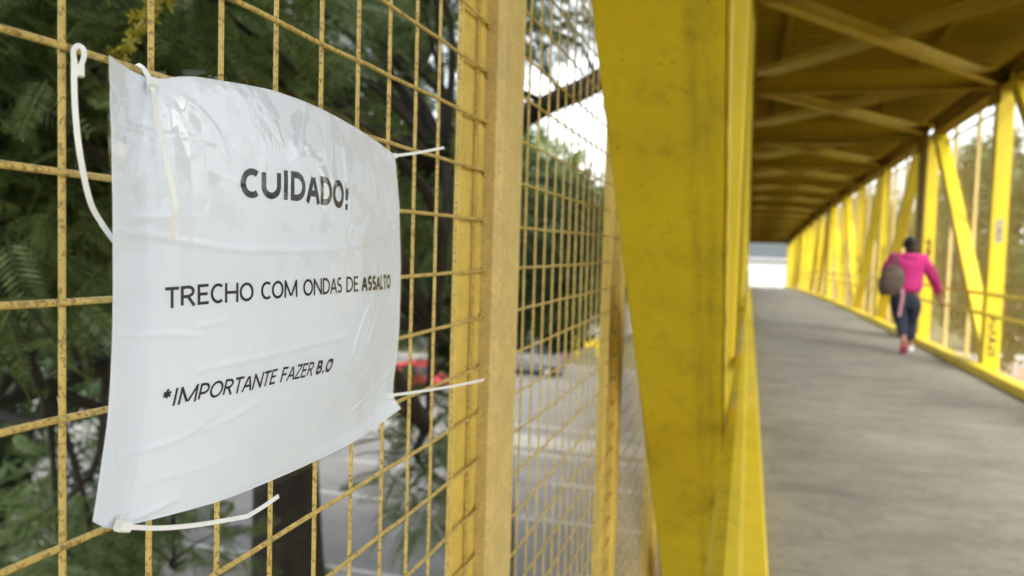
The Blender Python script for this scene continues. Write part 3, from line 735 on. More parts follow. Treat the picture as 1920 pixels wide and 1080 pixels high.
# ------------------------------------------------------------------ trees
def frond_template(n=16, L=.15, w=.034, lw=.0070, droop=.35):
    V = []; Q = []
    def z(u): return -droop*L*u*u
    m = 5
    for i in range(m):
        u = i/(m-1); V += [(L*u, -.0015, z(u)), (L*u, .0015, z(u))]
    for i in range(m-1): Q.append((2*i, 2*i+2, 2*i+3, 2*i+1))
    for i in range(n):
        u = .12+.88*i/(n-1); ll = w*(math.sin(PI*min(1, .18+.75*u))**.7)
        for sgn in (-1, 1):
            b = len(V); x = L*u; zz = z(u); fx = .42*ll
            V += [(x, 0, zz), (x+fx*.5-lw*.5, sgn*ll*.5, zz-.04*ll), (x+fx, sgn*ll, zz-.2*ll), (x+fx*.5+lw*.5, sgn*ll*.5, zz-.04*ll)]
            Q.append((b, b+1, b+2, b+3))
    return np.array(V), np.array(Q)
FT = frond_template()
LT = (np.array([(0, 0, 0), (.35, -.2, -.03), (1, 0, -.15), (.35, .2, -.03), (.2, -.1, 0), (.3, -.65, -.05), (.55, -.75, -.12), (.5, -.35, -.02), (.2, .1, 0), (.5, .35, -.02), (.55, .75, -.12), (.3, .65, -.05)]),
      np.array([(0, 1, 2, 3), (4, 5, 6, 7), (8, 9, 10, 11)]))
def scatter(tmpl, P, D, N, S):  # positions, directions, normals, sizes
    V0, Q0 = tmpl; n = len(P); D = D/np.linalg.norm(D, axis=1, keepdims=True)
    Y = np.cross(N, D); Y /= np.linalg.norm(Y, axis=1, keepdims=True)+1e-9; Z = np.cross(D, Y)
    V = P[:, None]+S[:, None, None]*(V0[None, :, 0, None]*D[:, None]+V0[None, :, 1, None]*Y[:, None]+V0[None, :, 2, None]*Z[:, None])
    Q = Q0[None]+(np.arange(n)*len(V0))[:, None, None]
    return V.reshape(-1, 3), Q.reshape(-1, 4)
def crown_cloud(rs, clumps, tmpl, size, per, up=.6):
    Ps, Ds, Ns, Ss = [], [], [], []
    for c, r, k in clumps:
        n = int(per*k); u = rs.normal(size=(n, 3)); u /= np.linalg.norm(u, axis=1, keepdims=True)
        rad = rs.uniform(.15, 1, n)**.5; p = np.asarray(c)+u*np.asarray(r)*rad[:, None]
        d = u*np.array([1, 1, .35])+rs.normal(size=(n, 3))*.45; d[:, 2] -= .15
        nn = np.tile([0, 0, up], (n, 1))+rs.normal(size=(n, 3))*.35
        Ps.append(p); Ds.append(d); Ns.append(nn); Ss.append(size*rs.uniform(.65, 1.3, n))
    return scatter(tmpl, np.concatenate(Ps), np.concatenate(Ds), np.concatenate(Ns), np.concatenate(Ss))
def keep_off_bridge(V, Q, nv):   # drop fronds that would grow through the bridge
    W = V.reshape(-1, nv, 3); bad = ((W[:, :, 0] > -.55) & (W[:, :, 0] < 3.7) & (W[:, :, 2] > -1.2) & (W[:, :, 2] < 4.6) & (W[:, :, 1] < 75)).any(1)
    W = W[~bad]; m = len(W); q0 = Q[:len(Q)//max(len(V)//nv, 1)]
    return W.reshape(-1, 3), (q0[None]+(np.arange(m)*nv)[:, None, None]).reshape(-1, 4)
def tree(label, base, trunk, limbs, clumps, tmpl, size, per, leafm, seed, group, extra=None, name='tree', barkm='bark', sides=9):
    t = empty(name, tuple(base), label, 'tree', group); rs = np.random.RandomState(seed)
    b = MB(); P = catmull([q[:3] for q in trunk], 6); rad = np.interp(np.linspace(0, 1, len(P)), np.linspace(0, 1, len(trunk)), [q[3] for q in trunk])
    rad = [r*(1+.06*math.sin(i*1.7)) for i, r in enumerate(rad)]
    b.tube(P, rad, 12); b.build('trunk', M[barkm], t, True)
    b = MB()
    for L in limbs:
        P = catmull([q[:3] for q in L], 5); rad = np.interp(np.linspace(0, 1, len(P)), np.linspace(0, 1, len(L)), [q[3] for q in L]); b.tube(P, rad, sides)
    ends = [np.array(q[:3]) for L in limbs for q in L]+[np.array(q[:3]) for q in trunk[len(trunk)//2:]]
    for c, r, k in clumps:
        c = np.asarray(c, float); e = min(ends, key=lambda p: np.linalg.norm(p-c)); mid = (e+c)/2+rs.normal(size=3)*.12*np.linalg.norm(c-e)
        d = np.linalg.norm(c-e); b.tube(catmull([e, mid, c], 4), np.linspace(.012+.012*d, .006, 9), 5)
        for _ in range(5):
            q = c+rs.normal(size=3)*np.asarray(r)*.5; b.tube([c+rs.normal(size=3)*.02, (c+q)/2+rs.normal(size=3)*.05*np.asarray(r), q], [.007*size, .005*size, .002*size], 4)
    b.build('limbs', M[barkm], t, True)
    V, Q = crown_cloud(rs, clumps, tmpl, size, per)
    V, Q = keep_off_bridge(V, Q, len(tmpl[0]))
    me = big_mesh('crown', V-np.array(base), Q, M[leafm]); o = obj('crown', me, t); o['kind'] = 'stuff'
    return t
rs = np.random.RandomState(3)
# near tree behind the sign: dark trunk, feathery fronds close to the fence
T1 = (-2.60, 4.15)
clumps = []
def fill(n, px, py, dr, r, k, seed):
    rr = np.random.RandomState(seed); out = []
    for _ in range(n):
        q = (rr.uniform(*px), rr.uniform(*py)); d = rr.uniform(*dr); v = ray(*q); v = v/np.linalg.norm(v)
        out.append((CAM+v*d, np.array([r, r, r*.6])*rr.uniform(.7, 1.25), k*rr.uniform(.7, 1.3)))
    return out
c1 = fill(30, (-150, 420), (-60, 330), (2.1, 3.4), .34, 1.0, 1)+fill(38, (-250, 560), (-150, 520), (3.4, 5.5), .55, 1.2, 2)
c1 += fill(14, (380, 860), (-120, 90), (3.2, 5.2), .5, .55, 3)+fill(22, (330, 880), (190, 560), (3.4, 5.6), .5, 1.0, 4)
c1 += [(CAM+ray(800, 880)*2.7, np.array([.10, .10, .26]), .75)]
c1 += [(CAM+ray(795, 725)*3.0, np.array([.13, .13, .12]), .28)]
c1 += fill(9, (-60, 210), (330, 560), (2.0, 3.0), .28, .6, 5)+fill(6, (-60, 330), (860, 1100), (3.0, 4.6), .33, .7, 6)
c1 = [c for c in c1 if c[0][0] < -.95]
tree('dark-trunked tree with feathery green fronds right behind the warning sign', (T1[0], T1[1], GZ),
     [(T1[0]-.1, T1[1], GZ-.2, .30), (T1[0], T1[1]+.05, GZ+2, .235), (T1[0]+.02, T1[1], GZ+5.2, .205), (T1[0]-.15, T1[1]+.1, GZ+7.2, .19), (T1[0]-.5, T1[1]+.3, GZ+9.5, .12)],
     [[(T1[0]-.1, T1[1], GZ+6.3, .13), (T1[0]-1.0, T1[1]-.6, GZ+7.3, .09), (T1[0]-1.6, T1[1]-1.6, GZ+8.6, .05)],
      [(T1[0]-.1, T1[1], GZ+6.9, .12), (T1[0]+.5, T1[1]+.5, GZ+8.3, .08), (T1[0]+.9, T1[1]+.6, GZ+9.4, .04)],
      [(T1[0], T1[1], .25, .07), (*on_y((330, 690), 3.3), .055), (*on_y((190, 690), 2.7), .042), (*on_y((90, 725), 2.35), .032), (*on_y((-30, 765), 2.1), .02)],
      [(*on_y((200, 695), 2.75), .032), (*on_y((110, 640), 2.6), .026), (*on_y((20, 560), 2.5), .018), (*on_y((-40, 500), 2.4), .01)],
      [(T1[0]+.5, T1[1]+.5, GZ+8.3, .035), (*on_y((835, 300), 3.2), .024), (*on_y((812, 620), 2.6), .014), (*on_y((800, 800), 2.3), .007)],
      [(*on_y((30, 745), 2.2), .016), (*on_y((45, 660), 2.3), .014), (*on_y((60, 590), 2.35), .008)],
      [(T1[0]-.2, T1[1]+.1, GZ+7.4, .11), (T1[0]-.9, T1[1]-.7, GZ+8.4, .08), (T1[0]-.7, T1[1]-2.0, GZ+8.7, .04)]],
     c1, FT, 1.05, 125, 'leaf_near', 11, 'trees beside the footbridge')
# second tree, its heavy limb crossing the bright gap
v = ray(925, 400); B2 = CAM+v/v[1]*7.6; B2[2] = GZ
LA, LB = on_y((945, 246), 7.5), on_y((1120, 152), 7.2)
c2 = fill(30, (560, 1110), (-120, 70), (6.0, 9.0), .6, .85, 21)+fill(16, (560, 960), (60, 330), (6.5, 9), .6, .7, 22)+fill(18, (700, 1110), (330, 560), (7, 10), .7, 1.0, 23)
c2 = [c for c in c2 if c[0][0] < -1.2]
tree('dark tree beyond the tan post with a heavy limb slanting across the bright sky', tuple(B2),
     [(B2[0], B2[1], GZ-.2, .26), (B2[0], B2[1], GZ+3, .21), (B2[0]+.02, B2[1], GZ+6.5, .18), (B2[0]-.1, B2[1]+.1, GZ+8.8, .13), (B2[0]-.2, B2[1]+.3, GZ+11, .07)],
     [[(B2[0]+.02, B2[1], LA[2]-.12, .11), (*LA, .105), (*((LA+LB)/2+np.array([0, 0, .03])), .10), (*LB, .10), (*(LB+(LB-LA)*.55+np.array([0, .6, .35])), .07)],
      [(B2[0], B2[1], GZ+8, .08), (B2[0]-.8, B2[1]-.3, GZ+9.2, .06), (B2[0]-1.5, B2[1]-.2, GZ+9.8, .03)],
      [(B2[0], B2[1], GZ+8.6, .08), (B2[0]+.4, B2[1]-.3, GZ+9.7, .06), (B2[0]+.9, B2[1]-.3, GZ+10.3, .03)]],
     c2, FT, 1.6, 56, 'leaf_dark', 12, 'trees beside the footbridge')
def round_tree(label, x, y, h, rx, rz, leafm, seed, group, n=26, per=70, size=.35, zc=None):
    rr = np.random.RandomState(seed); zc = GZ+h-rz if zc is None else zc; cl = []
    for _ in range(n):
        u = rr.normal(size=3); u /= np.linalg.norm(u); q = np.array([x, y, zc])+u*np.array([rx, rx, rz])*rr.uniform(.45, .95)
        cl.append((q, np.array([rx, rx, rz])*rr.uniform(.22, .36), rr.uniform(.7, 1.3)))
    return tree(label, (x, y, GZ), [(x, y, GZ-.2, .22+.012*h), (x+.1, y, GZ+h*.3, .18), (x, y+.1, GZ+h*.6, .12), (x, y, GZ+h*.85, .05)],
                [[(x, y, zc-rz*.75, .08), (x+rx*.35, y-.1, zc-rz*.35, .05), (x+rx*.6, y, zc+rz*.1, .03)], [(x, y, zc-rz*.6, .08), (x-rx*.35, y-.1, zc-rz*.25, .05), (x-rx*.6, y, zc+rz*.15, .03)]],
                cl, LT, size, per, leafm, seed, group)
round_tree('leafy yellow-green tree between the footbridge and the road', -4.1, 13.4, 9.35, 2.6, 1.9, 'leaf_near', 31, 'trees beside the footbridge', 54, 190, .2)
round_tree('dark leafy tree low beside the footbridge before the road', -3.55, 10.8, 7.95, 1.6, .95, 'leaf_dark', 32, 'trees beside the footbridge', 36, 150, .18)
G3 = 'trees along the roadside on the left'
for i, (x, y, h, rx, rz, lm, lab) in enumerate([
    (-9.5, 8.0, 11.5, 3.2, 4.6, 'leaf_dark', 'dense dark tree farthest left behind the feathery fronds'),
    (-7.95, 12.6, 10.5, 2.8, 2.9, 'leaf_dark', 'dense dark tree behind the sign, left of the trunk'),
    (-4.25, 13.4, 8.6, 1.5, 1.8, 'leaf_dark', 'smaller dark tree seen through the mesh right of the sign'),
    (-12.5, 13.5, 12.5, 3.5, 5.2, 'leaf_dark', 'tall dark tree deep behind the upper left fronds')]):
    round_tree(lab, x, y, h, rx, rz, lm, 40+i, G3, 34, 230, .22)
for i, (x, y, h, rx, rz, lm, lab) in enumerate([
    (-11.5, 50, 8.8, 3.0, 3.6, 'leaf_olive', 'yellow-green round tree beyond the road, beside the yellow brace'),
    (-17.5, 49.5, 10, 3.6, 4.3, 'leaf_dark', 'dark round tree beyond the road behind the tan post'),
    (-24, 52, 11, 4.0, 4.6, 'leaf_olive', 'olive tree beyond the road behind the red car'),
    (-6.5, 62, 9.0, 3.2, 3.8, 'leaf_dark', 'dark tree far beyond the road nearest the footbridge'),
    (-33, 54, 12, 4.6, 5.2, 'leaf_dark', 'broad dark tree beyond the road behind the near trunk'),
    (-44, 52, 12, 5, 5.2, 'leaf_dark', 'broad dark tree beyond the road at the far left')]):
    round_tree(lab, x, y, h, rx, rz, lm, 60+i, 'trees on the far side of the road', 30, 90, .75)
for i, (x, y, h, rx, rz, lab) in enumerate([
    (12.0, 47, 14.0, 3.8, 6.2, 'olive tree seen between the two nearest posts of the right truss'),
    (16.5, 66, 15, 4.8, 6.6, 'olive tree behind the white lamp pole outside the right truss'),
    (8.8, 58, 11.6, 3.2, 5.2, 'olive tree seen just right of the walking person'),
    (22, 64, 14, 5.0, 6.0, 'large olive tree at the far right edge beyond the dirt lot')]):
    round_tree(lab, x, y, h, rx, rz, 'leaf_olive', 80+i, 'olive trees right of the footbridge', 32, 140, .55)
for i, (x, y, h, rx, rz, lab) in enumerate([  # unseen trees added to keep low sky out of the film's reflection
    (15, 20, 9.2, 3.4, 4.0, 'unseen olive tree beside the near span, added to block reflected sky'), (22, 27, 10.5, 4.0, 4.6, 'taller unseen olive tree right of the near span, added to block reflected sky'),
    (13, 9.5, 8.6, 3.0, 3.8, 'unseen olive tree to the right of the camera, added to block reflected sky'), (13.2, 26.5, 12.2, 2.9, 5.0, 'tall unseen olive tree just right of the view, added to block reflected sky'), (17.5, 36, 13, 3.2, 5.6, 'tall unseen olive tree farther out to the right, added to block reflected sky')]):
    round_tree(lab, x, y, h, rx, rz, 'leaf_olive', 90+i, 'olive trees right of the footbridge', 24, 90, .6)
# shrubs at the roadside below the fence
def shrub(x, y, r, h, leafm, seed, label):
    t = empty('shrub', (x, y, GZ), label, 'shrub', 'shrubs along the pavement'); rr = np.random.RandomState(seed)
    b = MB(); cl = []
    for _ in range(9):
        q = np.array([x+rr.uniform(-.6, .6)*r, y+rr.uniform(-.6, .6)*r, GZ+h*rr.uniform(.35, .9)]); cl.append((q, np.array([r, r, h])*.3, 1))
        b.tube([(x+rr.uniform(-.1, .1), y, GZ-.05), ((x+q[0])/2, (y+q[1])/2, GZ+h*.35), q], [.03, .02, .006], 5)
    b.build('stems', M['bark'], t, True); V, Q = crown_cloud(rr, cl, LT, .125, 130)
    o = obj('foliage', big_mesh('foliage', V-np.array([x, y, GZ]), Q, M[leafm]), t); o['kind'] = 'stuff'
for i, (x, y, r, h, lm, lab) in enumerate([(-6.9, 11.6, .9, 1.7, 'leaf_dark', 'dark shrub on the ground just right of the near trunk'), (-9.6, 10.2, 1.3, 2.4, 'leaf_dark', 'wide dark shrub left of the near trunk'),
    (-7.6, 5.6, 1.4, 3.2, 'leaf_dark', 'tall dark shrub at the lower left corner'), (-8.6, 7.6, 1.4, 2.6, 'leaf_near', 'green shrub at the foot of the near tree'), (-5.4, 9.8, .8, .9, 'leaf_near', 'low bright green shrub below the tan post'),
    (-10.8, 11.6, 1.5, 2.8, 'leaf_dark', 'dark bush between the lower left branches'), (-6.4, 4.4, 1.2, 4.0, 'leaf_dark', 'dark bush at the very bottom left behind the leftmost wire')]):
    shrub(x, y, r, h, lm, 100+i, lab)
# yellowing frond sprig at the top left
sp = empty('yellow_sprig', tuple(on_y((230, 95), .95)), 'yellowing fern-like sprig poking up behind the upper left corner', 'twig')
V, Q = [], []
b = MB(); Pt = catmull([on_y((228, 100), .95), on_y((262, 45), .98), on_y((312, -8), 1.02)], 8); b.tube(Pt, .0022, 5); b.build('stem', M['leaf_yellow'], sp, True)
rr = np.random.RandomState(5); n = 70; idx = rr.randint(0, len(Pt), n); P = np.array(Pt)[idx]+rr.normal(size=(n, 3))*.004
Vv, Qq = scatter(LT, P, rr.normal(size=(n, 3))+np.array([.5, 0, .6]), rr.normal(size=(n, 3)), rr.uniform(.010, .02, n))
o = obj('leaflets', big_mesh('leaflets', Vv-np.array(sp.location), Qq, M['leaf_yellow']), sp); o['kind'] = 'stuff'

# ------------------------------------------------------------------ vehicles, barrier, pole, buildings
def vehicle(name, label, cat, loc, rz, L, Wd, Hh, paint, van=False):
    t = empty(name, loc, label, cat); t.rotation_euler = (0, 0, rz)
    def part(nm, V, F, m, par=None, smooth=False):
        me = mesh(nm, V, F, M[m], smooth); bm = bmesh.new(); bm.from_mesh(me); bmesh.ops.recalc_face_normals(bm, faces=bm.faces); bm.to_mesh(me); bm.free()
        return obj(nm, me, par or t)
    h = Hh; w = Wd/2; belt = h*.58
    prof = [(-.5, .30), (-.49, .52), (-.46, .60), (-.28, .63), (-.14, .97), (.22, 1.0), (.42, .92), (.47, .62), (.5, .50), (.5, .28)] if not van else \
           [(-.5, .28), (-.49, .52), (-.42, .62), (-.33, .97), (-.25, 1.0), (.45, 1.0), (.49, .95), (.5, .5), (.5, .26)]
    V = []; F = []; n = len(prof)
    for s, k in ((-1, 1), (1, 1)):
        for x, z in prof:
            nar = 1-.17*max(0, (z-.6)/.4); V.append((x*L, s*w*nar, z*h))
    F = [tuple(range(n)), tuple(range(2*n-1, n-1, -1))]+[(i, (i+1) % n, n+(i+1) % n, n+i) for i in range(n)]
    body = part('body', V, F, paint)
    body.modifiers.new('bevel', 'BEVEL').width = .05
    for s in (-1, 1):
        xs = ((-.12, .06), (.08, .28)) if not van else ((-.31, -.14), (-.11, .12), (.15, .42))
        for a, c in xs:
            z0, z1 = .64, .92; y0, y1 = s*w*(1-.17*.1)+s*.012, s*w*(1-.17*.8)+s*.012
            part('side_window', [(a*L-.10*(not van)*(a < 0), y0, z0*h), (c*L, y0, z0*h), (c*L, y1, z1*h), (a*L, y1, z1*h)], [(0, 1, 2, 3)], 'glass')
        for x in (-.31, .31):
            b = MB(); r = .30
            b.prism([(r*math.cos(k*PI/10), r*math.sin(k*PI/10)) for k in range(20)], (x*L, s*(w-.19), r), (x*L, s*(w+.01), r), (1, 0, 0), (0, 0, 1))
            wh = part('wheel', b.V, b.F, 'rubber'); b = MB()
            b.prism([(.19*math.cos(k*PI/8), .19*math.sin(k*PI/8)) for k in range(16)], (x*L, s*(w+.01), r), (x*L, s*(w+.025), r), (1, 0, 0), (0, 0, 1)); part('rim', b.V, b.F, 'rim', wh)
        b = MB(); b.box((.495*L, s*w*.72-.14, .48*h), (.51*L, s*w*.72+.14, .58*h)); part('tail_light', b.V, b.F, 'lamp_red')
        b = MB(); b.box((-.505*L, s*w*.68-.16, .46*h), (-.485*L, s*w*.68+.16, .54*h)); part('headlight', b.V, b.F, 'lamp_white')
    x0, x1 = ((-.278, .65), (-.147, .955)) if not van else ((-.412, .65), (-.338, .94))
    part('windscreen', [(x0[0]*L-.03, -w*.86, x0[1]*h), (x0[0]*L-.03, w*.86, x0[1]*h), (x1[0]*L-.03, w*.75, x1[1]*h), (x1[0]*L-.03, -w*.75, x1[1]*h)], [(0, 1, 2, 3)], 'glass')
    part('rear_window', [(.468*L+.02, -w*.8, .66*h), (.468*L+.02, w*.8, .66*h), (.428*L+.02 if not van else .487*L+.02, w*.72, .90*h), (.428*L+.02 if not van else .487*L+.02, -w*.72, .90*h)], [(0, 1, 2, 3)], 'glass')
    b = MB(); b.box((-.51*L, -w*.9, .26*h), (-.48*L, w*.9, .40*h)); part('bumper', b.V, b.F, 'black')
    b = MB(); b.box((.485*L, -w*.9, .26*h), (.512*L, w*.9, .40*h)); part('bumper', b.V, b.F, 'black')
    return t
vehicle('car', 'red car on the far road, glimpsed through the mesh right of the sign', 'car', (-14.7, 36.2, GZ), R(180), 3.9, 1.7, 1.45, 'car_red')
vehicle('van', 'silver grey van on the far road, seen through the second mesh panel', 'van', (-11.9, 43.6, GZ), R(6), 4.4, 1.85, 2.1, 'car_grey', True)
yb_ = empty('road_barrier', (-10.2, 52.5, GZ), 'yellow barrier board on two posts across the far road', 'barrier')
b = MB(); b.box((-11.1, 52.45, GZ+.62), (-9.2, 52.55, GZ+1.12)); b.build('board', M['yellow'], yb_)
for x in (-10.9, -9.4):
    b = MB(); b.box((x-.05, 52.56, GZ-.02), (x+.05, 52.66, GZ+1.15)); b.build('post', M['yellow'], yb_)
# lamp pole on the right
lp = empty('lamp_pole', (16.35, 57.4, GZ), 'tall white lamp pole outside the right truss', 'lamp pole')
b = MB(); b.tube([(16.35, 57.4, GZ), (16.35, 57.4, GZ+5), (16.35, 57.4, GZ+11.5)], [.15, .125, .09], 12); b.build('pole', M['white_paint'], lp, True)
b = MB(); b.box((16.1, 57.15, GZ-.02), (16.6, 57.65, GZ+.12), .05); b.build('base', M['pier'], lp)
b = MB(); b.tube([(16.35, 57.4, GZ+11.4), (15.9, 57.0, GZ+11.9), (15.0, 56.2, GZ+12.0)], .05, 8); b.build('arm', M['white_paint'], lp, True)
b = MB(); b.box((14.5, 55.9, GZ+11.93), (15.1, 56.3, GZ+12.08), .04); b.build('lamp_head', M['grey_pale'], lp)
b = MB(); b.box((10, 61.8, GZ-.1), (60, 62.1, GZ+.75)); tag(b.build('low_wall', M['white_wall']), 'low white wall along the back of the dirt lot', 'wall')
def building(name, label, x0, x1, y0, y1, h, wallm, nwin, hz):
    t = empty(name, ((x0+x1)/2, (y0+y1)/2, GZ), label, 'building')
    b = MB(); b.box((x0, y0, GZ-.2), (x1, y1, GZ+h)); b.build('wall', M[wallm], t)
    b = MB(); b.box((x0-.4, y0-.4, GZ+h+.003), (x1+.4, y1+.4, GZ+h+.35)); b.build('roof', M['roof_grey'], t)
    for i in range(nwin):
        x = x0+(i+.5)*(x1-x0)/nwin
        b = MB(); b.box((x-.75, y0-.06, GZ+hz), (x+.75, y0+.02, GZ+hz+1.3)); w_ = b.build('window', M['white_paint'], t)
        b = MB(); b.box((x-.65, y0-.075, GZ+hz+.1), (x+.65, y0-.062, GZ+hz+1.2)); b.build('pane', M['glass'], w_)
    return t
building('white_building', 'long white building beyond the far end of the walkway', -26, 34, 118, 130, 6.1, 'white_wall', 14, 1.1)
building('grey_house', 'low pale house beyond the road behind the yellow barrier', -19, -9.5, 64, 72, 3.6, 'grey_pale', 4, 1.2)

# ------------------------------------------------------------------ person walking away
M['pink'] = simple_noise('pink_sweatshirt', (.42, .014, .155), (.52, .03, .21), 14, .9, .4)
M['navy'] = simple_noise('navy_jeans', (.010, .016, .035), (.022, .032, .06), 12, .9, .4)
M['hair'] = simple_noise('black_hair', (.006, .005, .005), (.014, .011, .010), 60, .5, .5)
M['skin'] = mat('skin', (.33, .17, .105), .5)
M['bagm'] = simple_noise('grey_brown_bag_cloth', (.055, .038, .03), (.125, .092, .072), 9, .8, .5)
M['shoe_pink'] = mat('pink_shoe', (.62, .10, .14), .6)
M['shoe_white'] = mat('white_shoe', (.72, .70, .70), .6)
def skin_mesh(name, pts, edges, mt, parent, root=0, sub=2):
    me = bpy.data.meshes.new(name); me.from_pydata([p[:3] for p in pts], edges, []); o = bpy.data.objects.new(name, me); col.objects.link(o)
    md = o.modifiers.new('skin', 'SKIN'); md.use_smooth_shade = True
    for i, p in enumerate(pts):
        sv = me.skin_vertices[0].data[i]; r = p[3]; sv.radius = r if hasattr(r, '__len__') else (r, r); sv.use_root = (i == root)
    sb = o.modifiers.new('sub', 'SUBSURF'); sb.levels = sub; sb.render_levels = sub
    bpy.context.view_layer.update()
    m2 = bpy.data.meshes.new_from_object(o.evaluated_get(bpy.context.evaluated_depsgraph_get())); bpy.data.objects.remove(o)
    m2.materials.clear(); m2.materials.append(mt); m2.polygons.foreach_set('use_smooth', [True]*len(m2.polygons)); m2.update()
    return obj(name, m2, parent)
pb = on_z((1693, 660), camber(11.9))
person = empty('person', tuple(pb), 'person in pink sweatshirt and navy jeans walking away with a shoulder bag', 'person'); person.scale = (1.12, 1.06, 1.03)
hipL, hipR = (-.085, 0, .80), (.085, 0, .80)
kneeL, ankL, toeL = (-.05, -.04, .44), (-.045, -.30, .17), (-.045, -.20, .055)
kneeR, ankR, toeR = (.08, .10, .43), (.095, .09, .085), (.10, .24, .035)
shL, shR = (-.165, .01, 1.285), (.175, .01, 1.275)
elL, wrL = (-.27, -.05, 1.03), (-.16, .12, 1.02)
elR, wrR = (.30, -.04, 1.01), (.385, .02, .775)
body_pts = [(0, 0, .86, (.13, .095)), (.01, 0, 1.02, (.115, .085)), (.015, 0, 1.2, (.125, .09)), (.015, .01, 1.31, .05), (.02, .02, 1.37, .046), (.02, .035, 1.46, (.072, .085)), (.02, .035, 1.53, (.06, .07)),
            (*hipL, .085), (*kneeL, .055), (*ankL, .036), (*toeL, .034), (*hipR, .085), (*kneeR, .055), (*ankR, .036), (*toeR, .034),
            (*shL, .055), (*elL, .04), (*wrL, .028), (*shR, .055), (*elR, .04), (*wrR, .028)]
body_e = [(0, 1), (1, 2), (2, 3), (3, 4), (4, 5), (5, 6), (0, 7), (7, 8), (8, 9), (9, 10), (0, 11), (11, 12), (12, 13), (13, 14), (2, 15), (15, 16), (16, 17), (2, 18), (18, 19), (19, 20)]
for wr, d in ((17, np.array([.75, .6, .1])), (20, np.array([.30, .05, -.95]))):
    d = d/np.linalg.norm(d); w0 = np.array(body_pts[wr][:3]); pa = w0+d*.055; i = len(body_pts)
    body_pts.append((*pa, (.030, .016))); body_e.append((wr, i))
    sx = np.cross(d, (0, 0, 1.0) if abs(d[2]) < .8 else (0, 1.0, 0)); sx /= np.linalg.norm(sx)
    for k in range(4):
        o1 = sx*(k-1.5)*.017; L = (.062, .072, .068, .052)[k]
        a = pa+o1+d*.035; c = a+d*L*.5+np.cross(sx, d)*.01; e = c+d*L*.4+np.cross(sx, d)*.018
        j = len(body_pts); body_pts += [(*a, .0085), (*c, .008), (*e, .0065)]; body_e += [(i, j), (j, j+1), (j+1, j+2)]
    a = w0+d*.035-sx*.035; e = a+d*.035-sx*.012; j = len(body_pts); body_pts += [(*a, .0095), (*e, .008)]; body_e += [(i, j), (j, j+1)]
body = skin_mesh('body', body_pts, body_e, M['skin'], person)
skin_mesh('sweatshirt', [(.0, -.005, .80, (.185, .15)), (.0, -.005, .90, (.20, .15)), (.01, 0, 1.02, (.19, .14)), (.015, -.005, 1.16, (.195, .14)), (.015, .0, 1.27, (.15, .105)), (.018, .005, 1.345, (.08, .075)),
           (*shL, .085), (*elL, .072), (*wrL, .052), (*shR, .085), (*elR, .072), (*(np.array(wrR)+np.array([-.01, 0, .03])), .05)],
          [(0, 1), (1, 2), (2, 3), (3, 4), (4, 5), (4, 6), (6, 7), (7, 8), (4, 9), (9, 10), (10, 11)], M['pink'], person)
skin_mesh('hood', [(-.06, -.075, 1.31, .04), (.018, -.105, 1.285, .055), (.095, -.075, 1.31, .04)], [(0, 1), (1, 2)], M['pink'], person, 1)
skin_mesh('trousers', [(0, -.01, .86, (.175, .13)), (0, -.02, .77, (.185, .145)), (-.09, -.015, .66, .125), (*kneeL, .085), (-.047, -.25, .22, .06), (.09, 0, .66, .125), (*kneeR, .085), (.093, .09, .14, .06)],
          [(0, 1), (1, 2), (2, 3), (3, 4), (1, 5), (5, 6), (6, 7)], M['navy'], person, 1)
def shoe(m_up, heel, toe, sole):
    h, t_2 = np.array(heel), np.array(toe); d = t_2-h
    s_ = skin_mesh('shoe', [(*h, .042), (*(h+d*.5), (.044, .036)), (*t_2, (.040, .026))], [(0, 1), (1, 2)], M[m_up], person)
    b = MB(); pts = [h-d*.18, h+d*.5, t_2+d*.14]; up = np.array([0, -d[2], d[1]]); up /= np.linalg.norm(up)
    pts = [p_-up*.040 for p_ in pts]; b.strap(pts, .078, .022, (1.0, 0, 0))
    me = mesh('sole', b.V, b.F, M[sole]); obj('sole', me, s_)
shoe('shoe_pink', (-.045, -.31, .145), (-.045, -.21, .050), 'shoe_pink')
shoe('shoe_white', (.097, .06, .06), (.102, .20, .048), 'shoe_white')
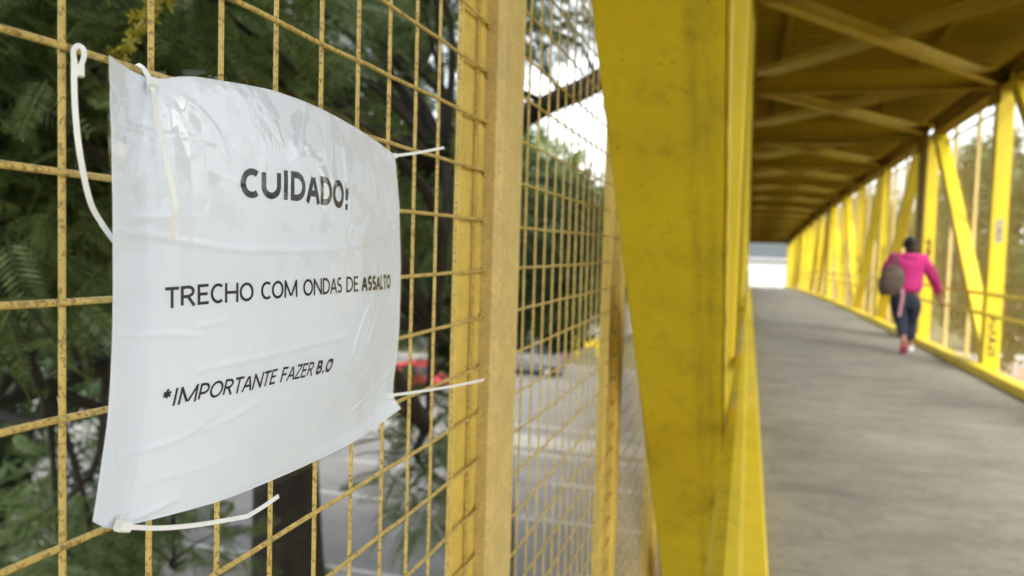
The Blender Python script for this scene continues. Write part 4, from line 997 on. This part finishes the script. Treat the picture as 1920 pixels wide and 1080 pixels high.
hb = MB(); hb.ball((.02, .015, 1.485), (.088, .098, .095), 16, 10); hb.ball((.02, -.085, 1.505), (.05, .045, .05), 12, 8); hb.ball((.02, -.03, 1.42), (.07, .06, .07), 12, 8)
hme = mesh('hair', hb.V, hb.F, M['hair'], True)
obj('hair', hme, person)
fb = MB(); fb.ball((.02, .118, 1.455), (.013, .018, .02), 8, 6); fb.ball((-.062, .04, 1.45), (.012, .02, .03), 8, 6); fb.ball((.102, .04, 1.45), (.012, .02, .03), 8, 6)
obj('face_features', mesh('face_features', fb.V, fb.F, M['skin'], True), body)
# shoulder bag hanging behind the left arm
bagp = pb+np.array([-.215, -.17, .80])
bag = empty('shoulder_bag', tuple(bagp), 'slouchy grey brown shoulder bag hanging on the left of the walking person', 'bag')
V = []; F = []; nb_, mb_ = 16, 9
for j in range(mb_):
    u = j/(mb_-1); w = .17*(math.sin(PI*(.13+.80*u))**.6); dd = .085*(math.sin(PI*(.10+.82*u))**.6)
    for k in range(nb_):
        a = 2*PI*k/nb_; f_ = 1+.05*math.sin(3*a+4*u)
        V.append((w*f_*math.cos(a)+.035*(u-.5)-.03*(1-u), dd*f_*math.sin(a), .42*u+.012*math.sin(2*a)))
F = [(j*nb_+k, j*nb_+(k+1) % nb_, (j+1)*nb_+(k+1) % nb_, (j+1)*nb_+k) for j in range(mb_-1) for k in range(nb_)]+[tuple(range(nb_-1, -1, -1)), tuple((mb_-1)*nb_+k for k in range(nb_))]
obj('bag_body', mesh('bag_body', V, F, M['bagm'], True), bag)
for dx in (-.02, .03):
    b = MB(); b.strap(catmull([(dx-.02, 0, .39), (dx+.02, -.01, .47), (dx+.05, .07, .55), (dx+.055, .19, .565), (dx+.05, .27, .48), (dx+.0, .14, .38)], 6), .022, .006, (1.0, .2, 0))
    obj('strap', mesh('strap', b.V, b.F, M['bagm']), bag)
b = MB(); b.strap(catmull([(.13, -.04, .10), (.135, -.06, -.02), (.12, -.06, -.16), (.105, -.06, -.28)], 6), .035, .004, (1.0, 0, 0))
obj('ribbon', mesh('ribbon', b.V, b.F, mat('pale_pink_ribbon', (.55, .26, .30), .7)), bag)
